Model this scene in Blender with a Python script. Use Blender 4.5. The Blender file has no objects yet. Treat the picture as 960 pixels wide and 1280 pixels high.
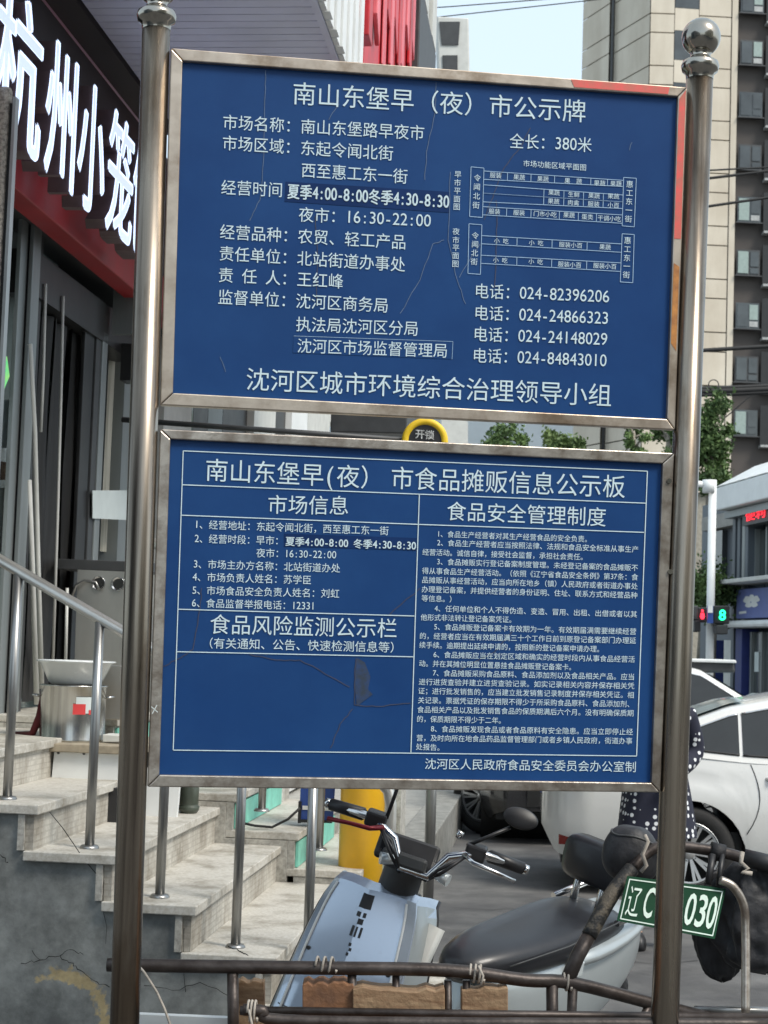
import bpy, bmesh, math, random
from mathutils import Vector, Matrix, noise
R = math.radians
random.seed(7)
sc = bpy.context.scene
COL = sc.collection

# ---------------------------------------------------------------- camera
FOC, PITCH, ROLL, EYE = 2100.0, R(4.5), R(1.9), 1.7
_F = Vector((0, math.cos(PITCH), math.sin(PITCH)))
_U = Vector((0, -math.sin(PITCH), math.cos(PITCH)))
_X = Vector((1, 0, 0))
RT = _X * math.cos(ROLL) + _U * math.sin(ROLL)
UP = -_X * math.sin(ROLL) + _U * math.cos(ROLL)
EYEP = Vector((0, 0, EYE))
cd = bpy.data.cameras.new('camera'); cam = bpy.data.objects.new('camera', cd); COL.objects.link(cam)
m3 = Matrix((RT, UP, -_F)).transposed()
cam.matrix_world = Matrix.Translation(EYEP) @ m3.to_4x4()
cd.sensor_fit = 'VERTICAL'; cd.sensor_height = 36; cd.lens = FOC / 1280 * 36
cd.clip_start = .05; cd.clip_end = 3000
cd.dof.use_dof = True; cd.dof.focus_distance = 4.6; cd.dof.aperture_fstop = 14
sc.camera = cam

# ---------------------------------------------------------------- light
SUN_EL, SUN_AZ = R(50), R(128)      # azimuth clockwise from +Y
w = bpy.data.worlds.new('World'); sc.world = w; w.use_nodes = True
nt = w.node_tree; nt.nodes.clear()
sky = nt.nodes.new('ShaderNodeTexSky'); sky.sky_type = 'NISHITA'; sky.sun_disc = False
sky.sun_elevation = SUN_EL; sky.sun_rotation = SUN_AZ; sky.air_density = 1.0; sky.dust_density = 4.0; sky.ozone_density = 1.0
bg = nt.nodes.new('ShaderNodeBackground'); bg.inputs[1].default_value = .15
wo = nt.nodes.new('ShaderNodeOutputWorld')
veil = nt.nodes.new('ShaderNodeMix'); veil.data_type = 'RGBA'; veil.inputs[0].default_value = .72; veil.inputs[7].default_value = (3.5, 4.15, 4.55, 1)   # thin bright cloud over the blue
nt.links.new(sky.outputs[0], veil.inputs[6]); nt.links.new(veil.outputs[2], bg.inputs[0]); nt.links.new(bg.outputs[0], wo.inputs[0])
sl = bpy.data.lights.new('sun', 'SUN'); sl.energy = 1.7; sl.angle = R(18); sl.color = (1, .95, .87)
so = bpy.data.objects.new('sun', sl); COL.objects.link(so)
sd = Vector((math.sin(SUN_AZ) * math.cos(SUN_EL), math.cos(SUN_AZ) * math.cos(SUN_EL), math.sin(SUN_EL)))
so.rotation_euler = sd.to_track_quat('Z', 'Y').to_euler(); so.location = (0, -5, 20)
vs = sc.view_settings; vs.view_transform = 'Standard'; vs.look = 'None'; vs.exposure = 0.85; vs.gamma = 1; vs.use_curve_mapping = False

# ---------------------------------------------------------------- finding places
def ray(px, py): return (_F + RT * ((px - 480) / FOC) + UP * ((640 - py) / FOC))
def PX(px, py, Y):
    d = ray(px, py); return EYEP + d * (Y / d.y)
YAW = R(6.0)
LV = Vector((math.cos(YAW), -math.sin(YAW), 0)); SV = Vector((math.sin(YAW), math.cos(YAW), 0))
def W(l, s, z): return LV * l + SV * s + Vector((0, 0, z))
def ls(p): return p.dot(LV), p.dot(SV), p.z
def hitA(px, py, s):
    d = ray(px, py); return EYEP + d * (s / d.dot(SV))
def hitL(px, py, l):
    d = ray(px, py); return EYEP + d * (l / d.dot(LV))
def hitZ(px, py, z):
    d = ray(px, py); return EYEP + d * ((z - EYE) / d.z)
# plane of the notice boards
SY = R(8.8)
SD = Vector((math.cos(SY), math.sin(SY), 0)); SN = Vector((math.sin(SY), -math.cos(SY), 0))
SO = PX(520, 540, 4.5)
def SP(px, py, off=0.0):
    d = ray(px, py); t = (SO - EYEP).dot(SN) / d.dot(SN); return EYEP + d * t + SN * off

# ---------------------------------------------------------------- materials
def lin(h):
    h = h.lstrip('#'); c = [int(h[i:i + 2], 16) / 255 for i in (0, 2, 4)]
    return tuple((x / 12.92 if x <= .04045 else ((x + .055) / 1.055) ** 2.4) for x in c)
def mat(name, col, rough=.6, metal=0.0, amt=.15, scale=6.0, bump=0.0, col2=None, stretch=None, bscale=None, emit=None, estr=0, coat=0, spec=.5, lo=.35, hi=.65, trans=0):
    m = bpy.data.materials.new(name); m.use_nodes = True; n = m.node_tree.nodes; L = m.node_tree.links
    b = n['Principled BSDF']
    if isinstance(col, str): col = lin(col)
    if col2 is None: col2 = tuple(max(0, c * (1 - amt * 2)) for c in col)
    elif isinstance(col2, str): col2 = lin(col2)
    tc = n.new('ShaderNodeTexCoord'); mp = n.new('ShaderNodeMapping')
    if stretch: mp.inputs['Scale'].default_value = stretch
    L.new(tc.outputs['Object'], mp.inputs[0])
    nz = n.new('ShaderNodeTexNoise'); nz.inputs['Scale'].default_value = scale; nz.inputs['Detail'].default_value = 6; nz.inputs['Roughness'].default_value = .6
    L.new(mp.outputs[0], nz.inputs['Vector'])
    rp = n.new('ShaderNodeValToRGB'); rp.color_ramp.elements[0].position = lo; rp.color_ramp.elements[1].position = hi
    rp.color_ramp.elements[0].color = (*col2, 1); rp.color_ramp.elements[1].color = (*col, 1)
    L.new(nz.outputs[0], rp.inputs[0]); L.new(rp.outputs[0], b.inputs['Base Color'])
    b.inputs['Metallic'].default_value = metal; b.inputs['Specular IOR Level'].default_value = spec
    mr = n.new('ShaderNodeMapRange'); mr.inputs[3].default_value = max(.02, rough - .08); mr.inputs[4].default_value = min(1, rough + .1)
    L.new(nz.outputs[0], mr.inputs[0]); L.new(mr.outputs[0], b.inputs['Roughness'])
    if coat: b.inputs['Coat Weight'].default_value = coat; b.inputs['Coat Roughness'].default_value = .06
    if trans: b.inputs['Transmission Weight'].default_value = trans
    if bump:
        n2 = n.new('ShaderNodeTexNoise'); n2.inputs['Scale'].default_value = bscale or scale * 6; n2.inputs['Detail'].default_value = 5
        L.new(tc.outputs['Object'], n2.inputs['Vector'])
        bp = n.new('ShaderNodeBump'); bp.inputs['Strength'].default_value = bump; bp.inputs['Distance'].default_value = .01
        L.new(n2.outputs[0], bp.inputs['Height']); L.new(bp.outputs[0], b.inputs['Normal'])
    if emit:
        b.inputs['Emission Color'].default_value = (*(lin(emit) if isinstance(emit, str) else emit), 1); b.inputs['Emission Strength'].default_value = estr
    return m
M = {}
M['post'] = mat('weathered stainless post with painted reflection streaks', (.42, .365, .295), .25, .94, col2=(.085, .07, .058), scale=22, stretch=(1, 1, .025), lo=.34, hi=.64)  # dark vertical streaks put mirrored surroundings into the colour
M['postball'] = mat('polished stainless finial', (.42, .39, .34), .14, 1.0, amt=.12, scale=12)
M['frame'] = mat('dull stainless frame tube', (.50, .44, .37), .36, .75, col2=(.32, .26, .205), scale=9, lo=.3, hi=.62, bump=.05)
M['frame2'] = mat('scuffed stainless frame tube', (.44, .40, .35), .32, .8, col2=(.24, .20, .165), scale=16, lo=.35, hi=.6, bump=.08)
M['redpaint'] = mat('faded red paint', (.74, .10, .09), .5, 0, col2=(.5, .14, .1), scale=30)
M['rust'] = mat('rust stain', (.55, .24, .06), .6, .2, col2=(.3, .12, .04), scale=30)
M['blue'] = mat('blue sign film', (.008, .044, .155), .40, 0, col2=(.013, .056, .175), scale=2.2, spec=.16, bump=.05, bscale=4)
M['blue2'] = mat('darker blue patch film', (.008, .032, .118), .42, 0, amt=.1, scale=8, spec=.12)
M['white_print'] = mat('white vinyl lettering', (.58, .72, .78), .6, 0, amt=.06, scale=30, spec=.2)
M['pale_print'] = mat('thin pale vinyl lines', (.36, .52, .70), .6, 0, amt=.08, scale=40, spec=.2)
M['scratch'] = mat('scratched film', (.10, .16, .27), .6, 0, amt=.2, scale=40)
M['scuff'] = mat('torn film', (.020, .034, .055), .7, 0, col2=(.012, .04, .12), scale=60)
M['brownscr'] = mat('brown scratch', (.050, .055, .095), .7, 0, amt=.2, scale=30)
M['rail'] = mat('brushed stainless rail', (.36, .36, .35), .33, .9, amt=.14, scale=10, stretch=(1, 1, .3))
M['handrail'] = mat('pale stainless handrail', (.62, .61, .57), .3, .7, amt=.08, scale=10)
M['granite'] = mat('speckled granite', (.50, .49, .455), .62, 0, col2=(.40, .38, .335), scale=75, bump=.1, lo=.38, hi=.6)
M['granite_side'] = mat('pale granite slab', (.52, .51, .47), .65, 0, col2=(.30, .29, .265), scale=45, bump=.1)
M['pillargran'] = mat('pink granite pillar', (.47, .41, .34), .5, 0, col2=(.22, .19, .16), scale=70, lo=.4, hi=.56)
M['plaster'] = mat('grey painted cement render', (.25, .262, .258), .85, 0, col2=(.15, .16, .162), scale=2.2, bump=.35, bscale=14, lo=.35, hi=.62)
M['crack'] = mat('dark crack', (.03, .03, .03), .95, 0)
M['stain'] = mat('yellow dried foam stain', (.40, .30, .15), .95, 0, col2=(.22, .18, .12), scale=30, bump=.8, bscale=60)
M['teal'] = mat('teal painted board', (.20, .56, .45), .6, 0, amt=.15, scale=9)
M['asphalt'] = mat('asphalt', (.125, .125, .125), .85, 0, col2=(.085, .085, .085), scale=3.5, bump=.4, bscale=160)
M['pave'] = mat('light paving', (.36, .355, .33), .8, 0, amt=.12, scale=9, bump=.1)
M['kerb'] = mat('kerb stone', (.27, .27, .25), .85, 0, amt=.2, scale=12, bump=.2)
M['yellow'] = mat('yellow painted steel', (.86, .47, .012), .4, 0, amt=.07, scale=6, coat=.2)
M['white'] = mat('white painted metal', (.76, .78, .77), .45, 0, amt=.05, scale=4)
M['offwhite'] = mat('off white panel', (.58, .585, .55), .6, 0, amt=.08, scale=7)
M['black'] = mat('black plastic', (.018, .018, .02), .45, 0, amt=.2, scale=12)
M['blackrough'] = mat('black cloth', (.028, .028, .031), .6, 0, amt=.3, scale=9, bump=.35, bscale=60, spec=.25)
M['rubber'] = mat('tyre rubber', (.022, .022, .022), .8, 0, amt=.2, scale=18, bump=.2)
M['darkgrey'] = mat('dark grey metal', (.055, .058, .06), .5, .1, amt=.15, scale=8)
M['frame_grey'] = mat('grey aluminium frame', (.26, .285, .285), .4, .4, amt=.12, scale=6, stretch=(1, 1, .1))
M['red'] = mat('red sign metal', (.36, .018, .022), .45, 0, amt=.12, scale=3)
M['redsign'] = mat('bright red sign metal', (.62, .02, .03), .4, 0, col2=(.34, .01, .015), scale=3)
M['pinksign'] = mat('red sign metal with pink highlights painted in', (.80, .22, .25), .5, 0, col2=(.55, .05, .07), scale=8, stretch=(1, 1, .2))  # pinker copy of the sign red, for the lit letter sides
M['soffit'] = mat('lilac metal soffit panel', (.62, .62, .78), .35, 0, amt=.08, scale=2)
M['soffit_dark'] = mat('dark sign backing and painted soffit shade', (.05, .042, .045), .6, 0, amt=.15, scale=4)
M['acrylic'] = mat('white lit acrylic', (.80, .84, .90), .4, 0, amt=.02, scale=4, emit=(.62, .74, 1.0), estr=.45)
M['letter_side'] = mat('brown letter return', (.15, .095, .095), .5, 0, amt=.15, scale=8)
M['curtain'] = mat('cream curtain', (.50, .48, .40), .9, 0, col2=(.30, .285, .23), scale=5, stretch=(6, 6, .25))
M['blackcurtain'] = mat('black door curtain', (.022, .022, .022), .7, 0, amt=.3, scale=5, stretch=(4, 4, .3))
M['glass'] = mat('shop glass', (.34, .41, .39), .08, 0, col2=(.14, .18, .17), scale=2, spec=.9)  # pale grey-green tone stands in for bright interior and reflections
M['paper'] = mat('white paper', (.56, .62, .61), .7, 0, amt=.05)
M['steel'] = mat('brushed stainless panel', (.46, .45, .42), .34, .8, amt=.12, scale=4, stretch=(1, 1, .3))
M['pot'] = mat('stainless stockpot', (.60, .60, .57), .24, .95, amt=.22, scale=10, stretch=(3, 3, .1))
M['basin'] = mat('white enamel basin', (.72, .75, .75), .25, 0, amt=.03, coat=.3)
M['wood'] = mat('weathered wood', (.30, .205, .12), .8, 0, col2=(.17, .095, .05), scale=14, stretch=(.6, 4, 5), bump=.5, bscale=50)
M['wood2'] = mat('rusty brown wood', (.27, .13, .06), .8, 0, col2=(.13, .065, .035), scale=11, bump=.5, bscale=40)
M['plank'] = mat('grey plywood edge', (.35, .30, .22), .8, 0, amt=.2, scale=20)
M['trike'] = mat('rusty dark brown steel', (.070, .058, .053), .42, .5, col2=(.035, .026, .022), scale=16, bump=.15, bscale=60)
M['trikewrap'] = mat('taped bar', (.10, .085, .065), .6, .2, col2=(.02, .02, .02), scale=28, lo=.45, hi=.55, bump=.4)
M['string'] = mat('grey string', (.42, .38, .33), .9, 0, amt=.2, scale=40)
M['plate'] = mat('green number plate', (.004, .050, .022), .55, 0, amt=.12, scale=16, spec=.12)
M['plateprint'] = mat('plate lettering', (.58, .72, .64), .5, 0, amt=.06)
M['scooter'] = mat('ice silver blue paint', (.47, .54, .64), .22, .55, amt=.04, scale=3, coat=.6)
M['scooter2'] = mat('pale silver paint', (.40, .44, .45), .3, .4, amt=.05, scale=3, coat=.4)
M['chrome'] = mat('worn chrome', (.66, .66, .66), .18, 1, amt=.1, scale=20)
M['seat'] = mat('glossy black vinyl seat', (.018, .019, .023), .34, 0, amt=.12, scale=9, spec=.4, coat=.08)
M['darkred'] = mat('dark red anodised lever', (.20, .012, .02), .35, .4, amt=.1)
M['maroon'] = mat('maroon cloth', (.10, .012, .015), .9, 0)
M['green_glow'] = mat('green glowing window reflection', (.10, .62, .22), .5, 0, col2=(.65, .66, .12), scale=14, emit=(.1, .8, .25), estr=.25)  # faint glow in place of a green reflection in the window
M['lamp'] = mat('clear lamp lens', (.62, .67, .68), .12, .2, amt=.1, scale=40)
M['pearl'] = mat('pearl white car paint', (.66, .67, .65), .24, 0, amt=.015, scale=2, coat=.8)
M['carblack'] = mat('black car paint', (.02, .02, .022), .22, 0, amt=.1, coat=.8)
M['cargrey'] = mat('dark grey car paint', (.07, .072, .075), .25, .3, amt=.1, coat=.7)
M['carglass'] = mat('tinted car glass', (.022, .026, .028), .06, 0, amt=.2, scale=2, spec=.5)
M['windscreen'] = mat('windscreen glass', (.45, .62, .70), .05, .6, amt=.1, scale=2, spec=1)
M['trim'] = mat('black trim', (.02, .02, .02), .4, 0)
M['reflector'] = mat('red reflector', (.12, .012, .010), .2, 0, amt=.1, scale=30)
M['alloy'] = mat('silver alloy', (.62, .63, .63), .3, .7, amt=.08)
M['skin'] = mat('skin', (.50, .30, .21), .55, 0, amt=.05)
M['hair'] = mat('black hair', (.012, .010, .010), .5, 0)
M['trousers'] = mat('black trousers', (.014, .014, .017), .85, 0, amt=.2, scale=14)
M['beige'] = mat('beige facade cladding', (.66, .60, .50), .8, 0, col2=(.58, .52, .425), scale=.5)
M['darkfac'] = mat('charcoal facade paint', (.080, .070, .064), .8, 0, amt=.08, scale=.4)
M['joint'] = mat('dark joint backing', (.36, .33, .27), .9, 0)
M['winglass'] = mat('apartment window glass', (.06, .072, .075), .12, 0, amt=.3, scale=.5, spec=.8)
M['wincurt'] = mat('pale green window blind', (.30, .38, .35), .5, 0, amt=.1)
M['winframe'] = mat('white window frame', (.42, .43, .42), .5, 0)
M['palebuild'] = mat('pale facade', (.82, .84, .84), .7, 0, amt=.05, scale=.3)
M['bluepale'] = mat('pale blue facade', (.62, .72, .76), .7, 0, amt=.08, scale=.3)
M['shopgrey'] = mat('blue grey shop cladding', (.10, .12, .14), .5, .1, amt=.12, scale=1.5, stretch=(1, 1, .3))
M['shopblue'] = mat('lavender blue signboard', (.15, .19, .42), .5, 0, amt=.08)
M['navy'] = mat('deep blue pier', (.02, .035, .17), .5, 0, amt=.1)
M['led'] = mat('red led lettering', (.7, .02, .03), .5, 0, emit=(1, .02, .04), estr=.9)
M['ledred'] = mat('red pedestrian light', (.7, .02, .03), .5, 0, emit=(1, .03, .06), estr=1.5)
M['ledgreen'] = mat('green countdown light', (.02, .7, .4), .5, 0, emit=(.03, 1, .5), estr=1.1)
M['leaf'] = mat('tree foliage', (.12, .19, .06), .6, 0, col2=(.05, .09, .03), scale=1.6, spec=.3, lo=.4, hi=.6)
M['leaf2'] = mat('fresh foliage', (.16, .22, .07), .6, 0, col2=(.05, .09, .03), scale=2, spec=.3)
M['bark'] = mat('pale bark', (.30, .27, .22), .9, 0, amt=.2, scale=8, bump=.4)
M['cable'] = mat('black cable', (.02, .02, .02), .7, 0)
M['cone'] = mat('blue terminal plastic', (.03, .08, .32), .4, 0, amt=.1)
M['bluecloth'] = mat('navy cloth', (.01, .012, .03), .8, 0)
M['yellowring'] = mat('yellow light box ring', (.82, .55, .02), .45, 0, amt=.05)
M['potgreen'] = mat('dark green jar glaze', (.07, .085, .065), .35, 0, amt=.2, scale=10)
M['labelred'] = mat('red label', (.62, .05, .05), .5, 0, amt=.1)
def bricky(name, c1, c2, sc_):
    m = mat(name, c1, .75, 0, col2=c2, scale=30, bump=0)
    n = m.node_tree.nodes; L = m.node_tree.links; b = n['Principled BSDF']
    tc = [x for x in n if x.type == 'TEX_COORD'][0]
    mp = n.new('ShaderNodeMapping'); mp.inputs['Rotation'].default_value = (0, R(90), 0)
    sx = n.new('ShaderNodeSeparateXYZ'); cx = n.new('ShaderNodeCombineXYZ')
    L.new(tc.outputs['Object'], sx.inputs[0])
    ad = n.new('ShaderNodeMath'); ad.operation = 'ADD'; L.new(sx.outputs[0], ad.inputs[0]); L.new(sx.outputs[1], ad.inputs[1])
    L.new(ad.outputs[0], cx.inputs[0]); L.new(sx.outputs[2], cx.inputs[1])
    bk = n.new('ShaderNodeTexBrick'); bk.inputs['Scale'].default_value = sc_; bk.inputs['Mortar Size'].default_value = .03
    bk.inputs['Brick Width'].default_value = .9; bk.inputs['Row Height'].default_value = .2
    L.new(cx.outputs[0], bk.inputs['Vector'])
    bp = n.new('ShaderNodeBump'); bp.inputs['Strength'].default_value = .35; bp.inputs['Distance'].default_value = .003; bp.invert = True
    L.new(bk.outputs['Fac'], bp.inputs['Height']); L.new(bp.outputs[0], b.inputs['Normal'])
    rp = [x for x in n if x.type == 'VALTORGB'][0]
    mx = n.new('ShaderNodeMix'); mx.data_type = 'RGBA'; mx.inputs[7].default_value = (c2[0] * 1.05, c2[1] * 1.05, c2[2] * 1.05, 1)
    L.new(bk.outputs['Fac'], mx.inputs[0]); L.new(rp.outputs[0], mx.inputs[6]); L.new(mx.outputs[2], b.inputs['Base Color'])
    return m
M['riser'] = bricky('ribbed granite riser', (.50, .485, .44), (.36, .345, .31), 9)
def dots():
    m = mat('navy fabric with white polka dots', (.012, .014, .03), .85, 0); n = m.node_tree.nodes; L = m.node_tree.links; b = n['Principled BSDF']
    tc = [x for x in n if x.type == 'TEX_COORD'][0]
    v = n.new('ShaderNodeTexVoronoi'); v.inputs['Scale'].default_value = 25; v.inputs['Randomness'].default_value = .45
    L.new(tc.outputs['Object'], v.inputs['Vector'])
    c = n.new('ShaderNodeMath'); c.operation = 'LESS_THAN'; c.inputs[1].default_value = .30; L.new(v.outputs['Distance'], c.inputs[0])
    mx = n.new('ShaderNodeMix'); mx.data_type = 'RGBA'; mx.inputs[6].default_value = (.012, .014, .03, 1); mx.inputs[7].default_value = (.7, .72, .74, 1)
    L.new(c.outputs[0], mx.inputs[0]); L.new(mx.outputs[2], b.inputs['Base Color']); return m
def grime(m, scale, lo, hi, p0=.38, p1=.62, stretch=None):
    n = m.node_tree.nodes; L = m.node_tree.links; b = n['Principled BSDF']; tc = [x for x in n if x.type == 'TEX_COORD'][0]
    src = b.inputs['Base Color'].links[0].from_socket
    n3 = n.new('ShaderNodeTexNoise'); n3.inputs['Scale'].default_value = scale; n3.inputs['Detail'].default_value = 9; n3.inputs['Roughness'].default_value = .68
    if stretch:
        mp = n.new('ShaderNodeMapping'); mp.inputs['Scale'].default_value = stretch; L.new(tc.outputs['Object'], mp.inputs[0]); L.new(mp.outputs[0], n3.inputs['Vector'])
    else: L.new(tc.outputs['Object'], n3.inputs['Vector'])
    r3 = n.new('ShaderNodeValToRGB'); e = r3.color_ramp.elements; e[0].position = p0; e[0].color = (*lo, 1); e[1].position = p1; e[1].color = (*hi, 1); L.new(n3.outputs[0], r3.inputs[0])
    m2 = n.new('ShaderNodeMix'); m2.data_type = 'RGBA'; m2.blend_type = 'MULTIPLY'; m2.inputs[0].default_value = 1; L.new(src, m2.inputs[6]); L.new(r3.outputs[0], m2.inputs[7]); L.new(m2.outputs[2], b.inputs['Base Color'])
grime(M['granite'], 5, (.62, .59, .54), (1.06, 1.05, 1.03), .36, .52); grime(M['riser'], 4, (.62, .58, .53), (1.05, 1.04, 1.02), .38, .56, (1, 1, .5)); grime(M['granite_side'], 5, (.68, .66, .62), (1.05, 1.05, 1.04))
grime(M['asphalt'], 1.1, (.66, .66, .67), (1.25, 1.24, 1.2), .40, .62); grime(M['beige'], .18, (.88, .86, .83), (1.04, 1.04, 1.03), .4, .6, (2, 2, .3)); grime(M['frame'], 4, (.62, .55, .48), (1.05, 1.04, 1.03), .36, .5)
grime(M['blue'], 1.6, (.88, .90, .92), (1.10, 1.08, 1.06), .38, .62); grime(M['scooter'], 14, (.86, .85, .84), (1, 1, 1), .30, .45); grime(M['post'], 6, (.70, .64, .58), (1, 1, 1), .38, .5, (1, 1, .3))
M['nylon'] = mat('black nylon', (.032, .033, .038), .55, 0, amt=.3, scale=20, bump=.35, bscale=35, spec=.45)
M['dots'] = dots()
def add_stain(m, cx, cz, r):
    n = m.node_tree.nodes; L = m.node_tree.links; b = n['Principled BSDF']; tc = [x for x in n if x.type == 'TEX_COORD'][0]
    src = b.inputs['Base Color'].links[0].from_socket
    def mth(op, a, c=None):
        k = n.new('ShaderNodeMath'); k.operation = op
        for i, v in enumerate((a, c)):
            if v is None: continue
            if hasattr(v, 'links'): L.new(v, k.inputs[i])
            else: k.inputs[i].default_value = v
        return k.outputs[0]
    sx = n.new('ShaderNodeSeparateXYZ'); L.new(tc.outputs['Object'], sx.inputs[0])
    nz = n.new('ShaderNodeTexNoise'); nz.inputs['Scale'].default_value = 16; nz.inputs['Detail'].default_value = 8; nz.inputs['Roughness'].default_value = .75; L.new(tc.outputs['Object'], nz.inputs['Vector'])
    nb_ = n.new('ShaderNodeTexNoise'); nb_.inputs['Scale'].default_value = 55; nb_.inputs['Detail'].default_value = 6; L.new(tc.outputs['Object'], nb_.inputs['Vector'])
    dx = mth('SUBTRACT', sx.outputs[0], cx); dz = mth('SUBTRACT', sx.outputs[2], cz)
    d = mth('SQRT', mth('ADD', mth('MULTIPLY', dx, dx), mth('MULTIPLY', dz, dz)))
    ring = mth('ABSOLUTE', mth('SUBTRACT', d, r))
    v = mth('SUBTRACT', mth('ADD', mth('MULTIPLY', nz.outputs[0], 1.15), mth('MULTIPLY', nb_.outputs[0], .5)), mth('MULTIPLY', ring, 9.0))
    side = mth('MULTIPLY', mth('ABSOLUTE', mth('MINIMUM', mth('ADD', dx, .03), 0)), 4.0)
    v = mth('SUBTRACT', v, side)
    rp = n.new('ShaderNodeValToRGB'); rp.color_ramp.elements[0].position = .58; rp.color_ramp.elements[1].position = .72; L.new(v, rp.inputs[0])
    mx = n.new('ShaderNodeMix'); mx.data_type = 'RGBA'; mx.inputs[7].default_value = (.40, .32, .18, 1)
    L.new(rp.outputs[0], mx.inputs[0]); L.new(src, mx.inputs[6])
    # darker peeled blotches
    n3 = n.new('ShaderNodeTexNoise'); n3.inputs['Scale'].default_value = 5; n3.inputs['Detail'].default_value = 9; n3.inputs['Roughness'].default_value = .7; n3.inputs['Distortion'].default_value = .0; L.new(tc.outputs['Object'], n3.inputs['Vector'])
    r3 = n.new('ShaderNodeValToRGB'); e = r3.color_ramp.elements; e[0].position = .40; e[0].color = (.62, .62, .60, 1); e[1].position = .60; e[1].color = (1.15, 1.15, 1.12, 1); L.new(n3.outputs[0], r3.inputs[0])
    m2 = n.new('ShaderNodeMix'); m2.data_type = 'RGBA'; m2.blend_type = 'MULTIPLY'; m2.inputs[0].default_value = 1; L.new(mx.outputs[2], m2.inputs[6]); L.new(r3.outputs[0], m2.inputs[7])
    L.new(m2.outputs[2], b.inputs['Base Color'])

# ---------------------------------------------------------------- mesh helpers
class MB:
    def __init__(s): s.v = []; s.f = []; s.smooth = []
    def add(s, vs_, fs, smooth=False):
        b = len(s.v); s.v += [Vector(v) for v in vs_]
        for f in fs: s.f.append([b + i for i in f]); s.smooth.append(smooth)
        return s
    def quad(s, a, b, c, d): return s.add([a, b, c, d], [(0, 1, 2, 3)])
    def box(s, cx, cy, cz, sx, sy, sz, rz=0, mtx=None):
        vs_ = []
        for z in (-.5, .5):
            for (x, y) in ((-.5, -.5), (.5, -.5), (.5, .5), (-.5, .5)):
                p = Vector((x * sx, y * sy, z * sz))
                if rz: p.rotate(Matrix.Rotation(rz, 3, 'Z'))
                p += Vector((cx, cy, cz)); vs_.append(mtx @ p if mtx else p)
        return s.add(vs_, [(3, 2, 1, 0), (4, 5, 6, 7), (0, 1, 5, 4), (1, 2, 6, 5), (2, 3, 7, 6), (3, 0, 4, 7)])
    def slab(s, front, depth):          # front: list of coplanar points, depth vector
        n = len(front); f = [Vector(p) for p in front]; bk = [p + Vector(depth) for p in f]
        fs = [tuple(range(n)), tuple(range(2 * n - 1, n - 1, -1))]
        for i in range(n): j = (i + 1) % n; fs.append((i, i + n, j + n, j))
        return s.add(f + bk, fs)
    def tube(s, pts, r, n=12, caps=True):
        pts = [Vector(p) for p in pts]; k = len(pts)
        rs = r if isinstance(r, (list, tuple)) else [r] * k
        vs_ = []; prev = None
        for i, p in enumerate(pts):
            t = (pts[min(i + 1, k - 1)] - pts[max(i - 1, 0)]).normalized()
            if prev is None:
                a = Vector((0, 0, 1)) if abs(t.z) < .9 else Vector((1, 0, 0)); prev = t.cross(a).normalized()
            u = (prev - t * prev.dot(t)).normalized(); v = t.cross(u); prev = u
            for j in range(n):
                an = 2 * math.pi * j / n; vs_.append(p + (u * math.cos(an) + v * math.sin(an)) * rs[i])
        fs = []
        for i in range(k - 1):
            for j in range(n):
                q = (j + 1) % n; fs.append((i * n + j, i * n + q, (i + 1) * n + q, (i + 1) * n + j))
        b0 = len(s.v); s.add(vs_, fs, True)
        if caps:
            s.f.append([b0 + j for j in range(n)][::-1]); s.smooth.append(False)
            s.f.append([b0 + (k - 1) * n + j for j in range(n)]); s.smooth.append(False)
        return s
    def lathe(s, prof, n=32, c=(0, 0, 0), axis='Z', mtx=None):
        vs_ = []; k = len(prof)
        for (r, h) in prof:
            for j in range(n):
                a = 2 * math.pi * j / n
                p = {'Z': Vector((r * math.cos(a), r * math.sin(a), h)), 'Y': Vector((r * math.cos(a), h, r * math.sin(a))), 'X': Vector((h, r * math.cos(a), r * math.sin(a)))}[axis] + Vector(c)
                vs_.append(mtx @ p if mtx else p)
        fs = []
        for i in range(k - 1):
            for j in range(n): q = (j + 1) % n; fs.append((i * n + j, i * n + q, (i + 1) * n + q, (i + 1) * n + j))
        return s.add(vs_, fs, True)
    def grid(s, rows, smooth=True, close=False):
        n = len(rows[0]); vs_ = [p for r_ in rows for p in r_]; fs = []
        for i in range(len(rows) - 1):
            for j in range(n if close else n - 1):
                q = (j + 1) % n; fs.append((i * n + j, i * n + q, (i + 1) * n + q, (i + 1) * n + j))
        return s.add(vs_, fs, smooth)
    def strip(s, pts, wd, nrm):        # flat ribbon
        pts = [Vector(p) for p in pts]; L_, R_ = [], []
        for i, p in enumerate(pts):
            t = (pts[min(i + 1, len(pts) - 1)] - pts[max(i - 1, 0)]).normalized(); c = t.cross(nrm).normalized()
            ww = wd[i] if isinstance(wd, (list, tuple)) else wd
            L_.append(p + c * ww / 2); R_.append(p - c * ww / 2)
        return s.grid([L_, R_], False)
    def xf(s, m): s.v = [m @ v for v in s.v]; return s

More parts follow.
